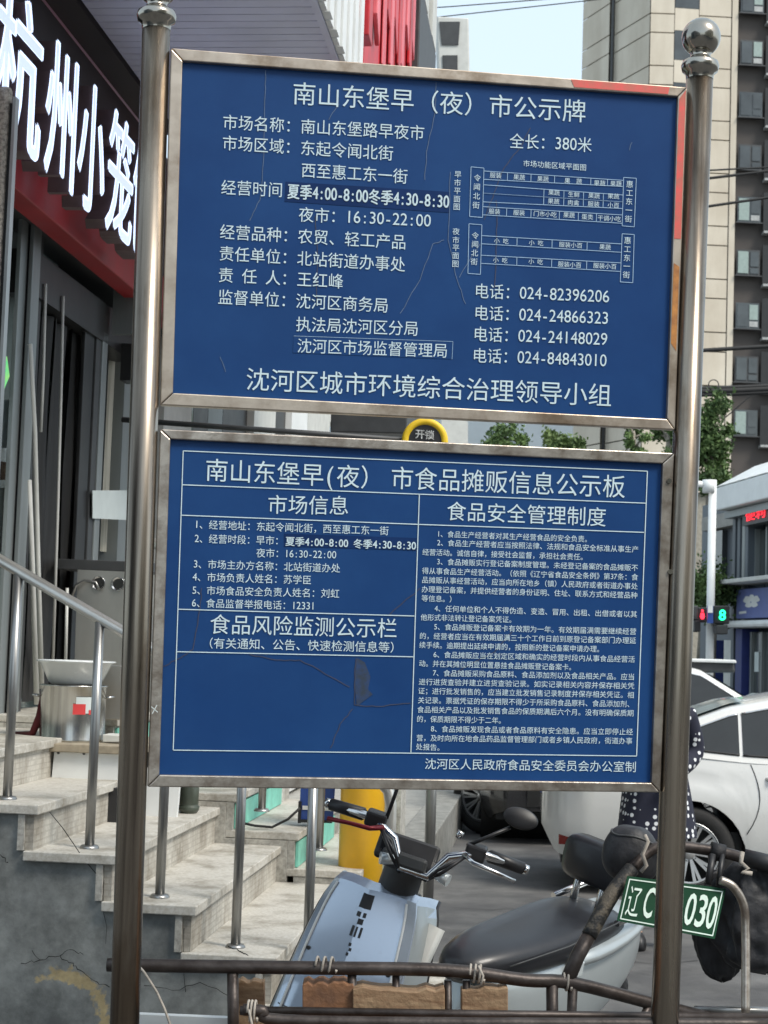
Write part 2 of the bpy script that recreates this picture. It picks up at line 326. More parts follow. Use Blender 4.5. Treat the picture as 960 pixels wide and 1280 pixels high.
def setp(o, label=None, cat=None, group=None, kind=None):
    if label: o['label'] = label
    if cat: o['category'] = cat
    if group: o['group'] = group
    if kind: o['kind'] = kind
    return o
def thing(name, label, cat, loc=(0, 0, 0), rotz=0, group=None, mtx=None):
    o = bpy.data.objects.new(name, None); COL.objects.link(o); o.empty_display_size = .2
    if mtx is not None: o.matrix_world = mtx
    else: o.location = loc; o.rotation_euler = (0, 0, rotz)
    o['_m'] = 0
    del o['_m']
    MW[o.name] = (mtx.copy() if mtx is not None else Matrix.Translation(Vector(loc)) @ Matrix.Rotation(rotz, 4, 'Z'))
    return setp(o, label, cat, group)
MW = {}
def part(name, mb, m, parent=None, world=False, bevel=0, recalc=True, **kw):
    me = bpy.data.meshes.new(name); v = mb.v
    if parent is not None and world:
        inv = MW[parent.name].inverted(); v = [inv @ p for p in v]
    me.from_pydata([tuple(p) for p in v], [], mb.f); me.update()
    me.polygons.foreach_set('use_smooth', mb.smooth)
    if recalc:
        b = bmesh.new(); b.from_mesh(me); bmesh.ops.recalc_face_normals(b, faces=b.faces); b.to_mesh(me); b.free()
    me.materials.append(M[m] if isinstance(m, str) else m)
    o = bpy.data.objects.new(name, me); COL.objects.link(o)
    if parent is not None: o.parent = parent; MW[o.name] = MW[parent.name]
    else: MW[o.name] = Matrix.Identity(4)
    if bevel:
        bv = o.modifiers.new('bevel', 'BEVEL'); bv.width = bevel; bv.segments = 2; bv.limit_method = 'ANGLE'; bv.angle_limit = R(40)
        bv.harden_normals = False
    return setp(o, **kw)
def single(name, mb, m, label, cat, bevel=0, group=None, origin=None):
    o0 = Vector(origin) if origin is not None else sum(mb.v, Vector()) / len(mb.v)
    if origin is None: o0.z = min(v.z for v in mb.v)
    mb.v = [v - o0 for v in mb.v]
    o = part(name, mb, m, None, bevel=bevel, label=label, cat=cat, group=group); o.location = o0; return o
def inst(o, mtx, parent):
    c = o.copy(); COL.objects.link(c); c.parent = parent; c.matrix_local = mtx; MW[c.name] = MW[parent.name]; return c
def struct(name, mb, m): return part(name, mb, m, None, kind='structure')
def smoothmod(o, lv=2):
    s_ = o.modifiers.new('sub', 'SUBSURF'); s_.levels = lv; s_.render_levels = lv
    for p in o.data.polygons: p.use_smooth = True

# glyphs
_g = {}
def glyph(ch, bold=0.0, ext=0.0):
    k = (ch, bold, ext)
    if k in _g: return _g[k]
    c = bpy.data.curves.new('glyph', 'FONT'); c.body = ch; c.size = 1; c.resolution_u = 3; c.offset = bold; c.extrude = ext
    o = bpy.data.objects.new('glyph', c); COL.objects.link(o)
    bpy.context.view_layer.update(); dg = bpy.context.evaluated_depsgraph_get()
    e = o.evaluated_get(dg); me = e.to_mesh()
    vs_ = [v.co.copy() for v in me.vertices]; fs = [tuple(p.vertices) for p in me.polygons]
    e.to_mesh_clear(); bpy.data.objects.remove(o); bpy.data.curves.remove(c)
    _g[k] = (vs_, fs); return _g[k]
def adv(ch): return .5 if ord(ch) < 256 else 1.0
NATW = {}
def textline(mb, s, a, b, h, bold=0.0, off=.002, place=None):
    """text from left-middle a to right-middle b (board coordinates read off the photo), em height h"""
    place = place or SP
    tot = sum(adv(c) for c in s); x = 0.0
    ax, ay = a; bx, by = b; dx, dy = (bx - ax) / tot, (by - ay) / tot
    # lines of writing run level, uprights follow the boards' edges
    ux, uy = .034, -1.0
    for ch in s:
        w_ = adv(ch)
        if ch != ' ':
            vs_, fs = glyph(ch, 0)
            if ord(ch) < 256:
                xs = [v.x for v in vs_]; cx = (min(xs) + max(xs)) / 2; wd = max(xs) - min(xs); k = min(1.0, .44 / max(wd, .01)) if wd > .44 else 1
                tr = lambda v: (x + .25 + (v.x - cx) * k, (v.y - .345) * 1.08)
            else: tr = lambda v: (x + v.x, v.y - .38)
            for n_, (ox, oy) in enumerate(((0, 0),) if bold < .015 else ((-.02, -.01), (.02, -.01), (0, .015))):
                out = []
                for v in vs_:
                    lx, ly = tr(v); lx += ox; ly += oy; out.append(place(ax + dx * lx + ux * ly * h, ay + dy * lx + uy * ly * h, off + n_ * .00012))
                mb.add(out, fs)
        x += w_
def pxline(mb, a, b, wpx, off=.002, place=None):
    place = place or SP
    d = Vector((b[0] - a[0], b[1] - a[1])); n = Vector((-d.y, d.x)).normalized() * wpx / 2
    mb.add([place(a[0] + n.x, a[1] + n.y, off), place(b[0] + n.x, b[1] + n.y, off), place(b[0] - n.x, b[1] - n.y, off), place(a[0] - n.x, a[1] - n.y, off)], [(0, 1, 2, 3)])
def pxpoly(mb, pts, wpx, off=.002):
    for i in range(len(pts) - 1): pxline(mb, pts[i], pts[i + 1], wpx, off)

# ================================================================ SETTING: ground
g = MB().quad((-600, -80, 0), (600, -80, 0), (600, 1500, 0), (-600, 1500, 0)); struct('road', g, 'asphalt')
_road = bpy.data.objects['road']
for k in range(7):
    rnd = random.Random(k); x0, y0 = rnd.uniform(.2, 2.6), rnd.uniform(6.4, 12); P = [Vector((x0, y0, .004))]
    for q_ in range(9): P.append(P[-1] + Vector((rnd.uniform(.02, .2), rnd.uniform(-.12, .14), 0)))
    part('road_crack', MB().strip(P, [.008 * rnd.uniform(.4, 1.2) for _ in P], Vector((0, 0, 1))), 'crack', _road)
for k in range(14):
    rnd = random.Random(40 + k); c0 = Vector((rnd.uniform(.1, 2.8), rnd.uniform(5.8, 11.5), .005)); a_ = rnd.uniform(0, 3); u_ = Vector((math.cos(a_), math.sin(a_), 0)) * rnd.uniform(.012, .035); v_ = Vector((-u_.y, u_.x, 0)) * rnd.uniform(.3, .7)
    part('litter_scrap', MB().slab([c0 - u_ - v_, c0 + u_ - v_ * .6, c0 + u_ * .8 + v_, c0 - u_ * .7 + v_], (0, 0, .004)), 'paper' if k % 3 else 'leaf2', _road)
# raised pavement with kerb along the shops
g = MB(); z = .16
g.slab([W(-9, 7.9, z), W(-1.02, 7.9, z), W(-.95, 30, z), W(-9, 30, z)], (0, 0, -.17)); pv = struct('pavement', g, 'pave')
nk = 24
for i in range(nk):
    s0 = 7.9 + i * .92; mb = MB().slab([W(-1.0, s0, .18), W(-.86, s0, .18), W(-.86, s0 + .90, .18), W(-1.0, s0 + .90, .18)], (0, 0, -.19))
    part('kerb_stone', mb, 'kerb', pv, bevel=.008)
mb = MB().slab([W(-1.10, 11.2, .34), W(-.84, 11.2, .34), W(-.84, 16, .34), W(-1.10, 16, .34)], (0, 0, -.35)); part('ramp_wall', mb, 'kerb', pv, bevel=.01)
# paving slab joints as separate slabs near the bollard
for i in range(10):
    for j in range(4):
        s0 = 8.6 + i * .8; l0 = -2.7 + j * .42
        mb = MB().slab([W(l0, s0, .166), W(l0 + .412, s0, .166), W(l0 + .412, s0 + .79, .166), W(l0, s0 + .79, .166)], (0, 0, -.01))
        part('paving_slab', mb, 'pave', pv)

# ================================================================ NOTICE BOARDS
post_base = SP(500, 1000); base = Vector((post_base.x, post_base.y, 0))
nb = thing('notice_board', 'tall stainless post frame holding two blue market notice boards', 'notice board', base)
def post_line(x0, y0, x1, y1, ytop):
    a = SP(x0, y0); b = SP(x1, y1); d = (b - a).normalized()
    foot = a + d * ((0 - a.z) / d.z)
    top = a + (b - a) * ((ytop - y0) / (y1 - y0)); return foot, top
def finial(top, ax, name='finial', s=1.0, parent=nb):
    q = Vector((0, 0, 1)).rotation_difference(ax); m = Matrix.Translation(top) @ q.to_matrix().to_4x4()
    prof = [(.038, -.03), (.040, -.012), (.050, -.006), (.0535, .008), (.050, .020), (.040, .026), (.030, .032), (.027, .042), (.033, .050)]
    col = MB().lathe([(r * s, h * s) for r, h in prof], 36, mtx=m)
    b = part(name + '_collar', col, 'postball', parent, world=True)
    ball = MB().lathe([(.0545 * math.sin(a), .092 - .0545 * math.cos(a)) for a in [math.pi * i / 20 for i in range(21)]], 40, mtx=m)
    part(name, ball, 'postball', parent, world=True)
for (x0, y0, x1, y1, yt) in ((195.5, 30, 157, 1240, 24), (874.5, 100, 832, 1250, 86)):
    f, t = post_line(x0, y0, x1, y1, yt)
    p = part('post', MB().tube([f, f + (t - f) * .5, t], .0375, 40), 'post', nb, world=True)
    part('base_plate', MB().box(f.x, f.y, .008, .2, .2, .016, SY), 'post', nb, world=True, bevel=.003)
    finial(t, (t - f).normalized())
def board_frame(o, i, front, back, fm):
    names = ['frame_bar'] * 4
    for k in range(4):
        a, b = o[k], o[(k + 1) % 4]; c, d = i[(k + 1) % 4], i[k]
        fr = [SP(*a, front), SP(*b, front), SP(*c, front), SP(*d, front)]
        sh = fr[0] * 0 - SN * (front - back)
        # small gap at the mitre
        cen = sum(fr, Vector()) / 4; fr = [cen + (p - cen) * .9985 for p in fr]
        part('frame_bar', MB().slab(fr, sh), fm, nb, world=True, bevel=.003)
O1 = [(213.5, 62), (857, 111), (842, 538), (200, 507)]; I1 = [(228, 78), (845.5, 122.5), (832, 524.5), (216, 492)]
O2 = [(200, 537), (841, 567), (823.5, 990), (184, 983)]; I2 = [(213, 549.5), (826.5, 580), (812.5, 978), (199, 968)]
board_frame(O1, I1, .014, -.014, 'frame'); board_frame(O2, I2, .014, -.014, 'frame2')
def expand(I, e=3):
    c = (sum(p[0] for p in I) / 4, sum(p[1] for p in I) / 4)
    return [(p[0] + e * (1 if p[0] > c[0] else -1), p[1] + e * (1 if p[1] > c[1] else -1)) for p in I]
pan = []
for I, lab in ((I1, 'blue upper panel with market name, hours and stall plan'), (I2, 'blue lower panel with food stall rules in two columns')):
    o_ = part('panel', MB().slab([SP(x, y, 0) for x, y in expand(I)], -SN * .006), 'blue', nb, world=True, label=lab); pan.append(o_)
struct_ = None
def tpart(name, lines, parent, m='white_print', off=.002, bold=0.0):
    for ln in lines:
        mb = MB(); textline(mb, ln[0], ln[1], ln[2], ln[3], ln[4] if len(ln) > 4 else bold, off)
        part(name, mb, m, parent, world=True, recalc=False)
BT = .008
tpart('heading', [('南山东堡早（夜）市公示牌', (365, 116.5), (733, 139.5), 30.5)], pan[0], bold=.004)
L1 = [('市场名称：南山东堡路早夜市', (278, 152.5), (531, 166.5), 20), ('市场区域：东起令闻北街', (277.5, 178.5), (492, 192), 20),
 ('西至惠工东一街', (376, 212.5), (510, 221), 20), ('经营时间', (276, 234), (354, 237.7), 20), ('夜市：16:30-22:00', (373, 268), (539, 276), 20),
 ('经营品种：农贸、轻工产品', (274.5, 289.5), (508, 303), 20), ('责任单位：北站街道办事处', (273.5, 316.5), (507, 331), 20),
 ('责 任 人：王红峰', (272.5, 343.5), (429.5, 352), 20), ('监督单位：沈河区商务局', (272, 371), (486, 382), 20),
 ('执法局沈河区分局', (369.5, 405), (523.5, 411), 20), ('沈河区市场监督管理局', (371, 432), (560, 438.5), 19.5),
 ('全长：380米', (636.5, 176), (740, 181.5), 20), ('电话：024-82396206', (592.5, 363.5), (762, 370.7), 20), ('电话：024-24866323', (592, 390.7), (761, 397.7), 20),
 ('电话：024-24148029', (591, 417.3), (759.5, 424), 20), ('电话：024-84843010', (590, 444), (758.5, 450.7), 20)]
tpart('lettering', L1, pan[0], bold=.004)
tpart('issuing_office', [('沈河区城市环境综合治理领导小组', (307, 473.5), (765, 494.5), 30.5)], pan[0], bold=.004)
mb = MB().slab([SP(357, 227, .001), SP(563, 240, .001), SP(562, 266, .001), SP(356, 252, .001)], -SN * .0008); st = part('sticker', mb, 'blue2', pan[0], world=True)
tpart('sticker_lettering', [('夏季4:00-8:00冬季4:30-8:30', (359, 239), (561.5, 252.5), 20, .022)], pan[0], off=.0025)
mb = MB().slab([SP(367, 420, .001), SP(566, 427, .001), SP(565, 449, .001), SP(366, 441, .001)], -SN * .0008); part('sticker', mb, 'blue', pan[0], world=True)
mb = MB(); pxpoly(mb, [(367, 420), (566, 427), (565, 449)], .5, .0016); part('sticker_edge', mb, 'pale_print', pan[0], world=True)
# stall plan
c = lambda x, y: (x / 3.84 + 560, y / 3.84 + 190)
mb = MB(); LW = .75
def pl(*pts): pxpoly(mb, [c(*p) for p in pts], LW)
for q in (((110, 72), (172, 78), (165, 315), (103, 310)), ((842, 123), (903, 127), (893, 360), (835, 355)), ((100, 345), (162, 350), (155, 588), (95, 583)), ((835, 393), (893, 397), (886, 628), (826, 624))):
    pl(*q, q[0])
def lerp(a, b, t): return (a[0] + (b[0] - a[0]) * t, a[1] + (b[1] - a[1]) * t)
def row(t0, t1, b0, b1, divs):
    pl(t0, t1); pl(b0, b1)
    for x in divs:
        yt = t0[1] + (t1[1] - t0[1]) * (x - t0[0]) / (t1[0] - t0[0]); yb = b0[1] + (b1[1] - b0[1]) * (x - b0[0]) / (b1[0] - b0[0]); pl((x, yt), (x - 1, yb))
row((172, 92), (842, 137), (172, 132), (838, 166), (285, 398, 511, 685, 765))
row((171, 158), (838, 207), (170, 198), (838, 240), (460, 556, 650, 745)); row((170, 198), (838, 240), (168, 240), (836, 272), (459, 555, 649, 744))
row((167, 263), (836, 303), (165, 302), (836, 343), (281, 398, 534, 625, 712))
row((162, 402), (833, 442), (160, 441), (830, 482), (331, 499, 667)); row((158, 496), (830, 533), (158, 535), (828, 574), (330, 497, 665))
part('plan_lines', mb, 'pale_print', pan[0], world=True)
mb = MB()
def pt(s, x, y, h=8.6):
    cx, cy = c(x, y); n = sum(adv(k) for k in s); mb = MB(); textline(mb, s, (cx - n * h / 2, cy - n * h * .03), (cx + n * h / 2, cy + n * h * .03), h, .006, .0022); part('plan_lettering', mb, 'white_print', pan[0], world=True, recalc=False)
for s, pts in (('令闻北街', [(140, 125), (138, 168), (136, 212), (134, 256)]), ('惠工东一街', [(871, 155), (870, 197), (868, 238), (867, 280), (865, 322)]),
               ('令闻北街', [(130, 402), (129, 443), (127, 485), (125, 527)]), ('惠工东一街', [(861, 425), (860, 467), (858, 509), (857, 549), (855, 590)]),
               ('早市平面图', [(47, 108), (45, 148), (44, 187), (42, 226), (41, 263)]), ('夜市平面图', [(38, 382), (37, 423), (37, 460), (36, 498), (35, 537)])):
    for ch, p in zip(s, pts): pt(ch, *p, 9.2)
for s, x, y in (('服装', 228, 113), ('果蔬', 341, 122), ('果蔬', 455, 130), ('果  蔬', 600, 140), ('果蔬', 727, 150), ('果蔬', 805, 153), ('果蔬', 508, 196), ('生鲜', 603, 205), ('果蔬', 700, 211), ('果蔬', 793, 213),
                ('果蔬', 506, 237), ('肉禽', 601, 244), ('服装', 698, 250), ('小百', 793, 256), ('服装', 222, 286), ('服装', 340, 292), ('门市小吃', 465, 299), ('果蔬', 580, 304), ('蛋类', 668, 312), ('干调小吃', 773, 320),
                ('小 吃', 255, 428), ('小 吃', 422, 437), ('服装小百', 588, 447), ('果蔬', 753, 457), ('小 吃', 250, 520), ('小 吃', 420, 527), ('服装小百', 583, 541), ('服装小百', 752, 548)): pt(s, x, y, 7.4)
mb = MB(); textline(mb, '市场功能区域平面图', (653.5, 204.3), (733, 209.7), 8.8, .008, .0022)
part('plan_lettering', mb, 'white_print', pan[0], world=True, recalc=False)
# lower board
a1 = lambda x, y: (x / 2.8235 + 190, y / 2.8235 + 520)
a2 = lambda x, y: (x / 2.8235 + 500, y / 2.8235 + 560)
a3 = lambda x, y: (x / 2.8235 + 500, y / 2.8235 + 760)
mb = MB()
def q(*pts): pxpoly(mb, list(pts), 1.15)
q((229, 563.6), (809, 589), (795.5, 945), (216.5, 937.5), (229, 563.6))
q((228, 606), (807, 629)); q((524, 618.4), (513.5, 940.6)); q((226.5, 644), (523, 655.5)); q((523, 655.5), (805, 665.5)); q((223, 761.5), (518, 770)); q((221, 814.6), (516.5, 821))
part('table_lines', mb, 'white_print', pan[1], world=True)
tpart('heading', [('南山东堡早(夜）', (256, 587), (480, 597.5), 30.5), ('市食品摊贩信息公示板', (488, 597), (782, 608.5), 30.5)], pan[1], bold=.006)
tpart('column_heading', [('市场信息', (334, 630.5), (436.5, 632), 25.5), ('食品安全管理制度', (558, 638.6), (758, 646.5), 25.5), ('食品风险监测公示栏', (262, 780), (497, 785.5), 26.5)], pan[1], bold=.006)
tpart('lettering', [('1、经营地址：东起令闻北街，西至惠工东一街', (243, 655.3), (486, 663.6), 12.2), ('2、经营时段：早市：', (243, 673), (355, 676), 12.2),
 ('夜市：16:30-22:00', (320, 691), (420.5, 693.5), 12.2), ('3、市场主办方名称：北站街道办处', (241.5, 704.8), (425.5, 710.3), 12.2),
 ('4、市场负责人姓名：苏学臣', (240.5, 721), (389.5, 725), 12.2), ('5、市场食品安全负责人姓名：刘虹', (240, 737.6), (424.5, 742), 12.2), ('6、食品监督举报电话：12331', (239.5, 753.4), (394, 757.5), 12.2),
 ('（有关通知、公告、快速检测信息等）', (252, 803.5), (502, 809.3), 14.5)], pan[1], bold=.008)
mb = MB().slab([SP(355, 667, .001), SP(521, 672.5, .001), SP(520.5, 688, .001), SP(355, 683, .001)], -SN * .0008); part('sticker', mb, 'blue2', pan[1], world=True)
tpart('sticker_lettering', [('夏季4:00-8:00 冬季4:30-8:30', (356.5, 676.5), (520, 682.3), 12.4, .028)], pan[1], off=.0025)
RU = [('1、食品生产经营者对其生产经营食品的安全负责。', a2(130, 303), a2(675, 322)), ('2、食品生产经营者应当按照法律、法规和食品安全标准从事生产', a2(130, 334), a2(842, 358)),
 ('经营活动。诚信自律，接受社会监督，承担社会责任。', a2(78, 367), a2(660, 385)), ('3、食品摊贩实行登记备案制度管理。未经登记备案的食品摊贩不', a2(129, 401), a2(840, 423)),
 ('得从事食品生产经营活动。（依照《辽宁省食品安全条例》第37条：食', a2(77, 433), a2(840, 456)), ('品摊贩从事经营活动，应当向所在地乡（镇）人民政府或者街道办事处', a2(76, 465), a2(839, 488)),
 ('办理登记备案，并提供经营者的身份证明、住址、联系方式和经营品种', a2(75, 498), a2(838, 520)), ('等信息。）', a2(75, 530), a2(198, 534)),
 ('4、任何单位和个人不得伪造、变造、冒用、出租、出借或者以其', a2(121, 566), a2(837, 587)), ('他形式非法转让登记备案凭证。', a2(72, 597), a2(408, 606)),
 ('5、食品摊贩登记备案卡有效期为一年。有效期届满需要继续经营', a3(119, 66), a3(834, 83)), ('的，经营者应当在有效期届满三十个工作日前到原登记备案部门办理延', a3(68, 98), a3(833, 115)),
 ('续手续。逾期提出延续申请的，按照新的登记备案申请办理。', a3(67, 130), a3(718, 145)), ('6、食品摊贩应当在划定区域和确实的经营时段内从事食品经营活', a3(117, 164), a3(829, 181)),
 ('动。并在其摊位明显位置悬挂食品摊贩登记备案卡。', a3(66, 195), a3(619, 209)), ('7、食品摊贩采购食品原料、食品添加剂以及食品相关产品。应当', a3(115, 229), a3(828, 243)),
 ('进行进货查验并建立进货查验记录。如实记录相关内容并保存相关凭', a3(65, 260), a3(827, 275)), ('证；进行批发销售的，应当建立批发销售记录制度并保存相关凭证。相', a3(63, 292), a3(826, 307)),
 ('关记录。票据凭证的保存期限不得少于所采购食品原料、食品添加剂、', a3(62, 325), a3(825, 339)), ('食品相关产品以及批发销售食品的保质期满后六个月。没有明确保质期', a3(60, 358), a3(825, 371)),
 ('的，保质期限不得少于二年。', a3(58, 391), a3(371, 397)), ('8、食品摊贩发现食品或者食品原料有安全隐患。应当立即停止经', a3(108, 426), a3(822, 437)),
 ('营，及时向所在地食品药品监督管理部门或者乡镇人民政府，街道办事', a3(57, 458), a3(820, 469)), ('处报告。', a3(55, 489), a3(155, 493))]
tpart('rules_lettering', [(t, a, b, 8.9) for t, a, b in RU], pan[1], bold=.004)
tpart('issuing_office', [('沈河区人民政府食品安全委员会办公室制', (530.5, 954.5), (795.5, 958.5), 14.6)], pan[1], bold=.006)
# cracks and scuffs on the film
def jag(pts, n=5, amp=.8):
    out = [pts[0]]
    for i in range(len(pts) - 1):
        for k in range(1, n + 1):
            t = k / n; x = pts[i][0] + (pts[i + 1][0] - pts[i][0]) * t; y = pts[i][1] + (pts[i + 1][1] - pts[i][1]) * t
            out.append((x + random.uniform(-amp, amp), y + random.uniform(-amp, amp)) if k < n else (x, y))
    return out
mb = MB()
for pts in ([(332, 88), (332, 110), (330, 190), (325, 250), (312, 276)], [(545, 103), (544, 140), (533, 190), (531, 225)], [(563, 215), (560, 300), (572, 352), (582, 380)], [(574, 347), (600, 305)], [(555, 300), (541, 305), (525, 350), (500, 392)],
            [(275, 446), (282, 465)], [(424, 130), (411, 150)], [(790, 178), (787, 188)]):
    mb = MB(); pxpoly(mb, jag(pts), .8, .0014); part('scratch', mb, 'scratch', pan[0], world=True)
mb = MB()
for pts in ([(663, 160), (650, 185), (630, 210), (618, 240), (605, 275)], [(394, 270), (397, 330), (396, 380)], [(620, 250), (621, 300), (618, 360)]): mb = MB(); pxpoly(mb, jag(pts), .9, .0013); part('scratch', mb, 'brownscr', pan[0], world=True)
mb = MB()
for pts in ([(252, 735), (250, 760), (241, 812), (222, 824), (204, 833)], [(312, 818), (345, 825), (375, 825), (400, 838), (437, 859)], [(445, 823), (443, 855), (443, 881), (470, 883), (513, 879)], [(441, 886), (425, 905), (413, 935)],
            [(640, 790), (618, 815), (560, 845)], [(525, 735), (485, 770)]):
    mb = MB(); pxpoly(mb, jag(pts), 1.0, .0014); part('scratch', mb, 'brownscr', pan[1], world=True)
mb = MB(); mb.add([SP(x, y, .0012) for x, y in ((446, 822), (456, 828), (463, 846), (460, 862), (466, 868), (455, 876), (446, 883), (443, 850))], [tuple(range(8))]); part('torn_film', mb, 'scuff', pan[1], world=True)
# red painted end of the frame, rust patch
mb = MB().slab([SP(712, 101.2, .0152), SP(835, 110.8, .0152), SP(833, 119.8, .0152), SP(716, 111, .0152)], -SN * .001); part('red_paint', mb, 'redpaint', nb, world=True)
mb = MB().slab([SP(846.8, 126, .0152), SP(855, 115, .0152), SP(849, 300, .0152), SP(840.5, 300, .0152)], -SN * .001); part('red_paint', mb, 'redpaint', nb, world=True)
mb = MB().slab([SP(840, 330, .0152), SP(847, 335, .0152), SP(843, 440, .0152), SP(836.5, 430, .0152)], -SN * .001); part('rust_patch', mb, 'rust', nb, world=True)
for (x, y) in ((834, 602), (835, 715)):
    p = SP(x, y, .014); part('screw', MB().tube([p, p + SN * .006], .007, 12), 'postball', nb, world=True)
# white x scratched on the left bar
mb = MB(); pxline(mb, (189, 883), (197, 890), 1.2, .0148); pxline(mb, (196, 881), (190, 892), 1.2, .0148); part('chalk_mark', mb, 'paper', nb, world=True)

# ================================================================ STAIRS
A0, A1 = 5.9, 7.72
ztop = [hitA(30, 1005, A0).z]
rise = .163
ZT = [ztop[0] - k * rise for k in range(-1, 8)]      # tread heights, index 0 = one above
lx = [ls(hitA(x, y, A0))[0] for x, y in ((42, 1040), (138, 1095), (240, 1150), (340, 1205))]
run = (lx[3] - lx[0]) / 3
LE = [lx[0] + (k - 1) * run for k in range(0, 8)]     # nosing lateral of tread k
st = thing('stair_flight', 'granite stair flight with grey rendered side wall behind the left post', 'stairs', W(LE[3], A0, 0), -YAW)
def slabLS(l0, l1, s0, s1, z0, z1):
    return MB().slab([W(l0, s0, z1), W(l1, s0, z1), W(l1, s1, z1), W(l0, s1, z1)], (0, 0, z0 - z1))
for k in range(0, 8):
    zt = ZT[k]
    if zt < .05: break
    l0 = LE[k - 1] - .03 if k else LE[0] - 1.2; l1 = LE[k] + .02
    part('tread', slabLS(l0, l1, A0 - .02, A1, zt - .035, zt), 'granite', st, world=True, bevel=.004)
    zb = max(0, zt - rise)
    part('riser', slabLS(LE[k] - .03, LE[k], A0 + .001, A1 - .002, zb, zt - .036), 'riser', st, world=True)
    part('riser_edge', slabLS(LE[k] - .055, LE[k] - .031, A0 - .012, A0 + .03, zb + .001, zt - .036), 'granite_side', st, world=True)
# side wall: stepped profile
prof = [W(LE[0] - 1.2, A0, 0)]
kk = [k for k in range(8) if ZT[k] > .05]
pr = [(LE[0] - 1.2, 0), (LE[kk[-1]] - .032, 0)]
for k in reversed(kk):
    pr.append((LE[k] - .032, ZT[k] - .037)); pr.append((LE[k - 1] - .032 if k else LE[0] - 1.2, ZT[k] - .037))
part('side_wall', MB().slab([W(l, A0 + .004, z) for l, z in pr], SV * (A1 - A0 - .02)), 'plaster', st, world=True)
# cracks and stain on the side wall
def wall_px(x, y): return hitA(x, y, A0 - .001)
def crack(pts, wd=.004, m='crack'):
    mb = MB(); P = [wall_px(*p) for p in jag(pts, 4, 2.2)]
    mb.strip(P, [wd * random.uniform(.4, 1.2) for _ in P], -SV); part('crack', mb, m, st, world=True)
crack([(26, 1204), (50, 1200), (75, 1195), (92, 1204), (98, 1212), (112, 1222), (124, 1231), (137, 1234)], .0032); crack([(75, 1195), (88, 1187), (104, 1193)], .003); crack([(50, 1200), (40, 1188)], .003); crack([(0, 1068), (10, 1078)], .004); crack([(62, 1015), (120, 1092)], .003)
crack([(285, 1183), (305, 1192), (318, 1201)], .004); crack([(180, 1232), (215, 1238), (250, 1228), (290, 1247)], .003); crack([(130, 1100), (132, 1180)], .002); crack([(230, 1160), (232, 1240)], .0025)
sc_ = hitA(74, 1278, A0); scl = ls(sc_); add_stain(M['plaster'], scl[0] - LE[3], scl[2], .165)
# second flight further on with teal boards on its risers
s2 = thing('stair_flight', 'farther granite stairs whose risers are boarded in teal', 'stairs', W(LE[3], A1 + .1, 0), -YAW)
B0, B1 = A1 + .02, 9.4
tl = [ls(hitA(367, 1084, B0))[0] - run * (3 - k) for k in range(0, 6)]
zc = hitA(367, 1086, B0).z
for k in range(0, 5):
    zt = zc + (3 - k) * rise + .0
    l0 = tl[k - 1] if k else tl[0] - 1.4
    zt2 = zt + rise
    if zt2 < .2: break
    part('tread', slabLS(l0 - .034, tl[k] + .02, B0, B1, zt2 - .035, zt2), 'granite', s2, world=True, bevel=.004)
    part('riser', slabLS(tl[k] - .03, tl[k], B0 + .002, B1 - .002, max(.165, zt), zt2 - .036), 'granite_side', s2, world=True)
    part('teal_board', slabLS(tl[k] + .002, tl[k] + .014, B0 + .03, 9.05, zt + .004, zt2 - .045), 'teal', s2, world=True)
    if k: part('stair_core', slabLS(l0 - .0, tl[k] - .031, B0 + .004, B1 - .01, .166, zt2 - .036), 'granite_side', s2, world=True)
pr2 = [(tl[0] - 1.4, 0), (tl[3] - .031, 0)]
for k in (3, 2, 1, 0):
    z2_ = zc + (4 - k) * rise - .037; pr2 += [(tl[k] - .031, z2_), (tl[k - 1] - .031 if k else tl[0] - 1.4, z2_)]
part('side_wall', MB().slab([W(l, A1 + .0015, z) for l, z in pr2], SV * .02), 'granite_side', s2, world=True)
part('end_pier', slabLS(tl[4] - .02, tl[4] + .08, 9.0, 9.3, .17, .95), 'granite_side', s2, world=True)

# handrails
def handrail(name, label, s0, pts_top, posts, zoff=0):
    h = thing(name, label, 'handrail', W(LE[2], s0, 0), -YAW)
    part('rail', MB().tube(pts_top, .021, 20), 'handrail', h, world=True)
    for (pb, ptp) in posts:
        part('post', MB().tube([pb, ptp], .0175, 16), 'rail', h, world=True)
        part('flange', MB().lathe([(0, .012), (.03, .012), (.036, .004), (.036, 0)], 20, c=pb), 'rail', h, world=True)
    return h
S1 = A0 + .14
bases = [(9, 998), (112, 1053), (200, 1112), (295, 1166), (383, 1226)]
tops = [(18, 716), (120, 771)]
sl_ = lambda x: 700 + .585 * x
def at_rail(x, s): return hitA(x, sl_(x), s)
posts = []
for k, (bx, by) in enumerate(bases):
    b = hitA(bx, by, S1); zt = ZT[k + 1]; b = Vector((b.x, b.y, zt))
    rr = b.copy(); ll = ls(b)
    # rail height above this post
    q0, q1 = at_rail(-40, S1), at_rail(480, S1); t = (ls(b)[0] - ls(q0)[0]) / (ls(q1)[0] - ls(q0)[0]); rr.z = q0.z + (q1.z - q0.z) * t - .01
    posts.append((b, rr))
q0, q1 = at_rail(-160, S1), at_rail(462, S1)
e = ls(q1)
curve = [q0, q1, W(e[0] + .04, e[1], e[2] - .018), W(e[0] + .07, e[1], e[2] - .05), W(e[0] + .08, e[1], e[2] - .10), W(e[0] + .08, e[1], 0.0)]
handrail('handrail', 'stainless handrail on the near edge of the stairs, sloping behind the left post', S1, curve, posts)
S2 = A1 - .1
posts = []
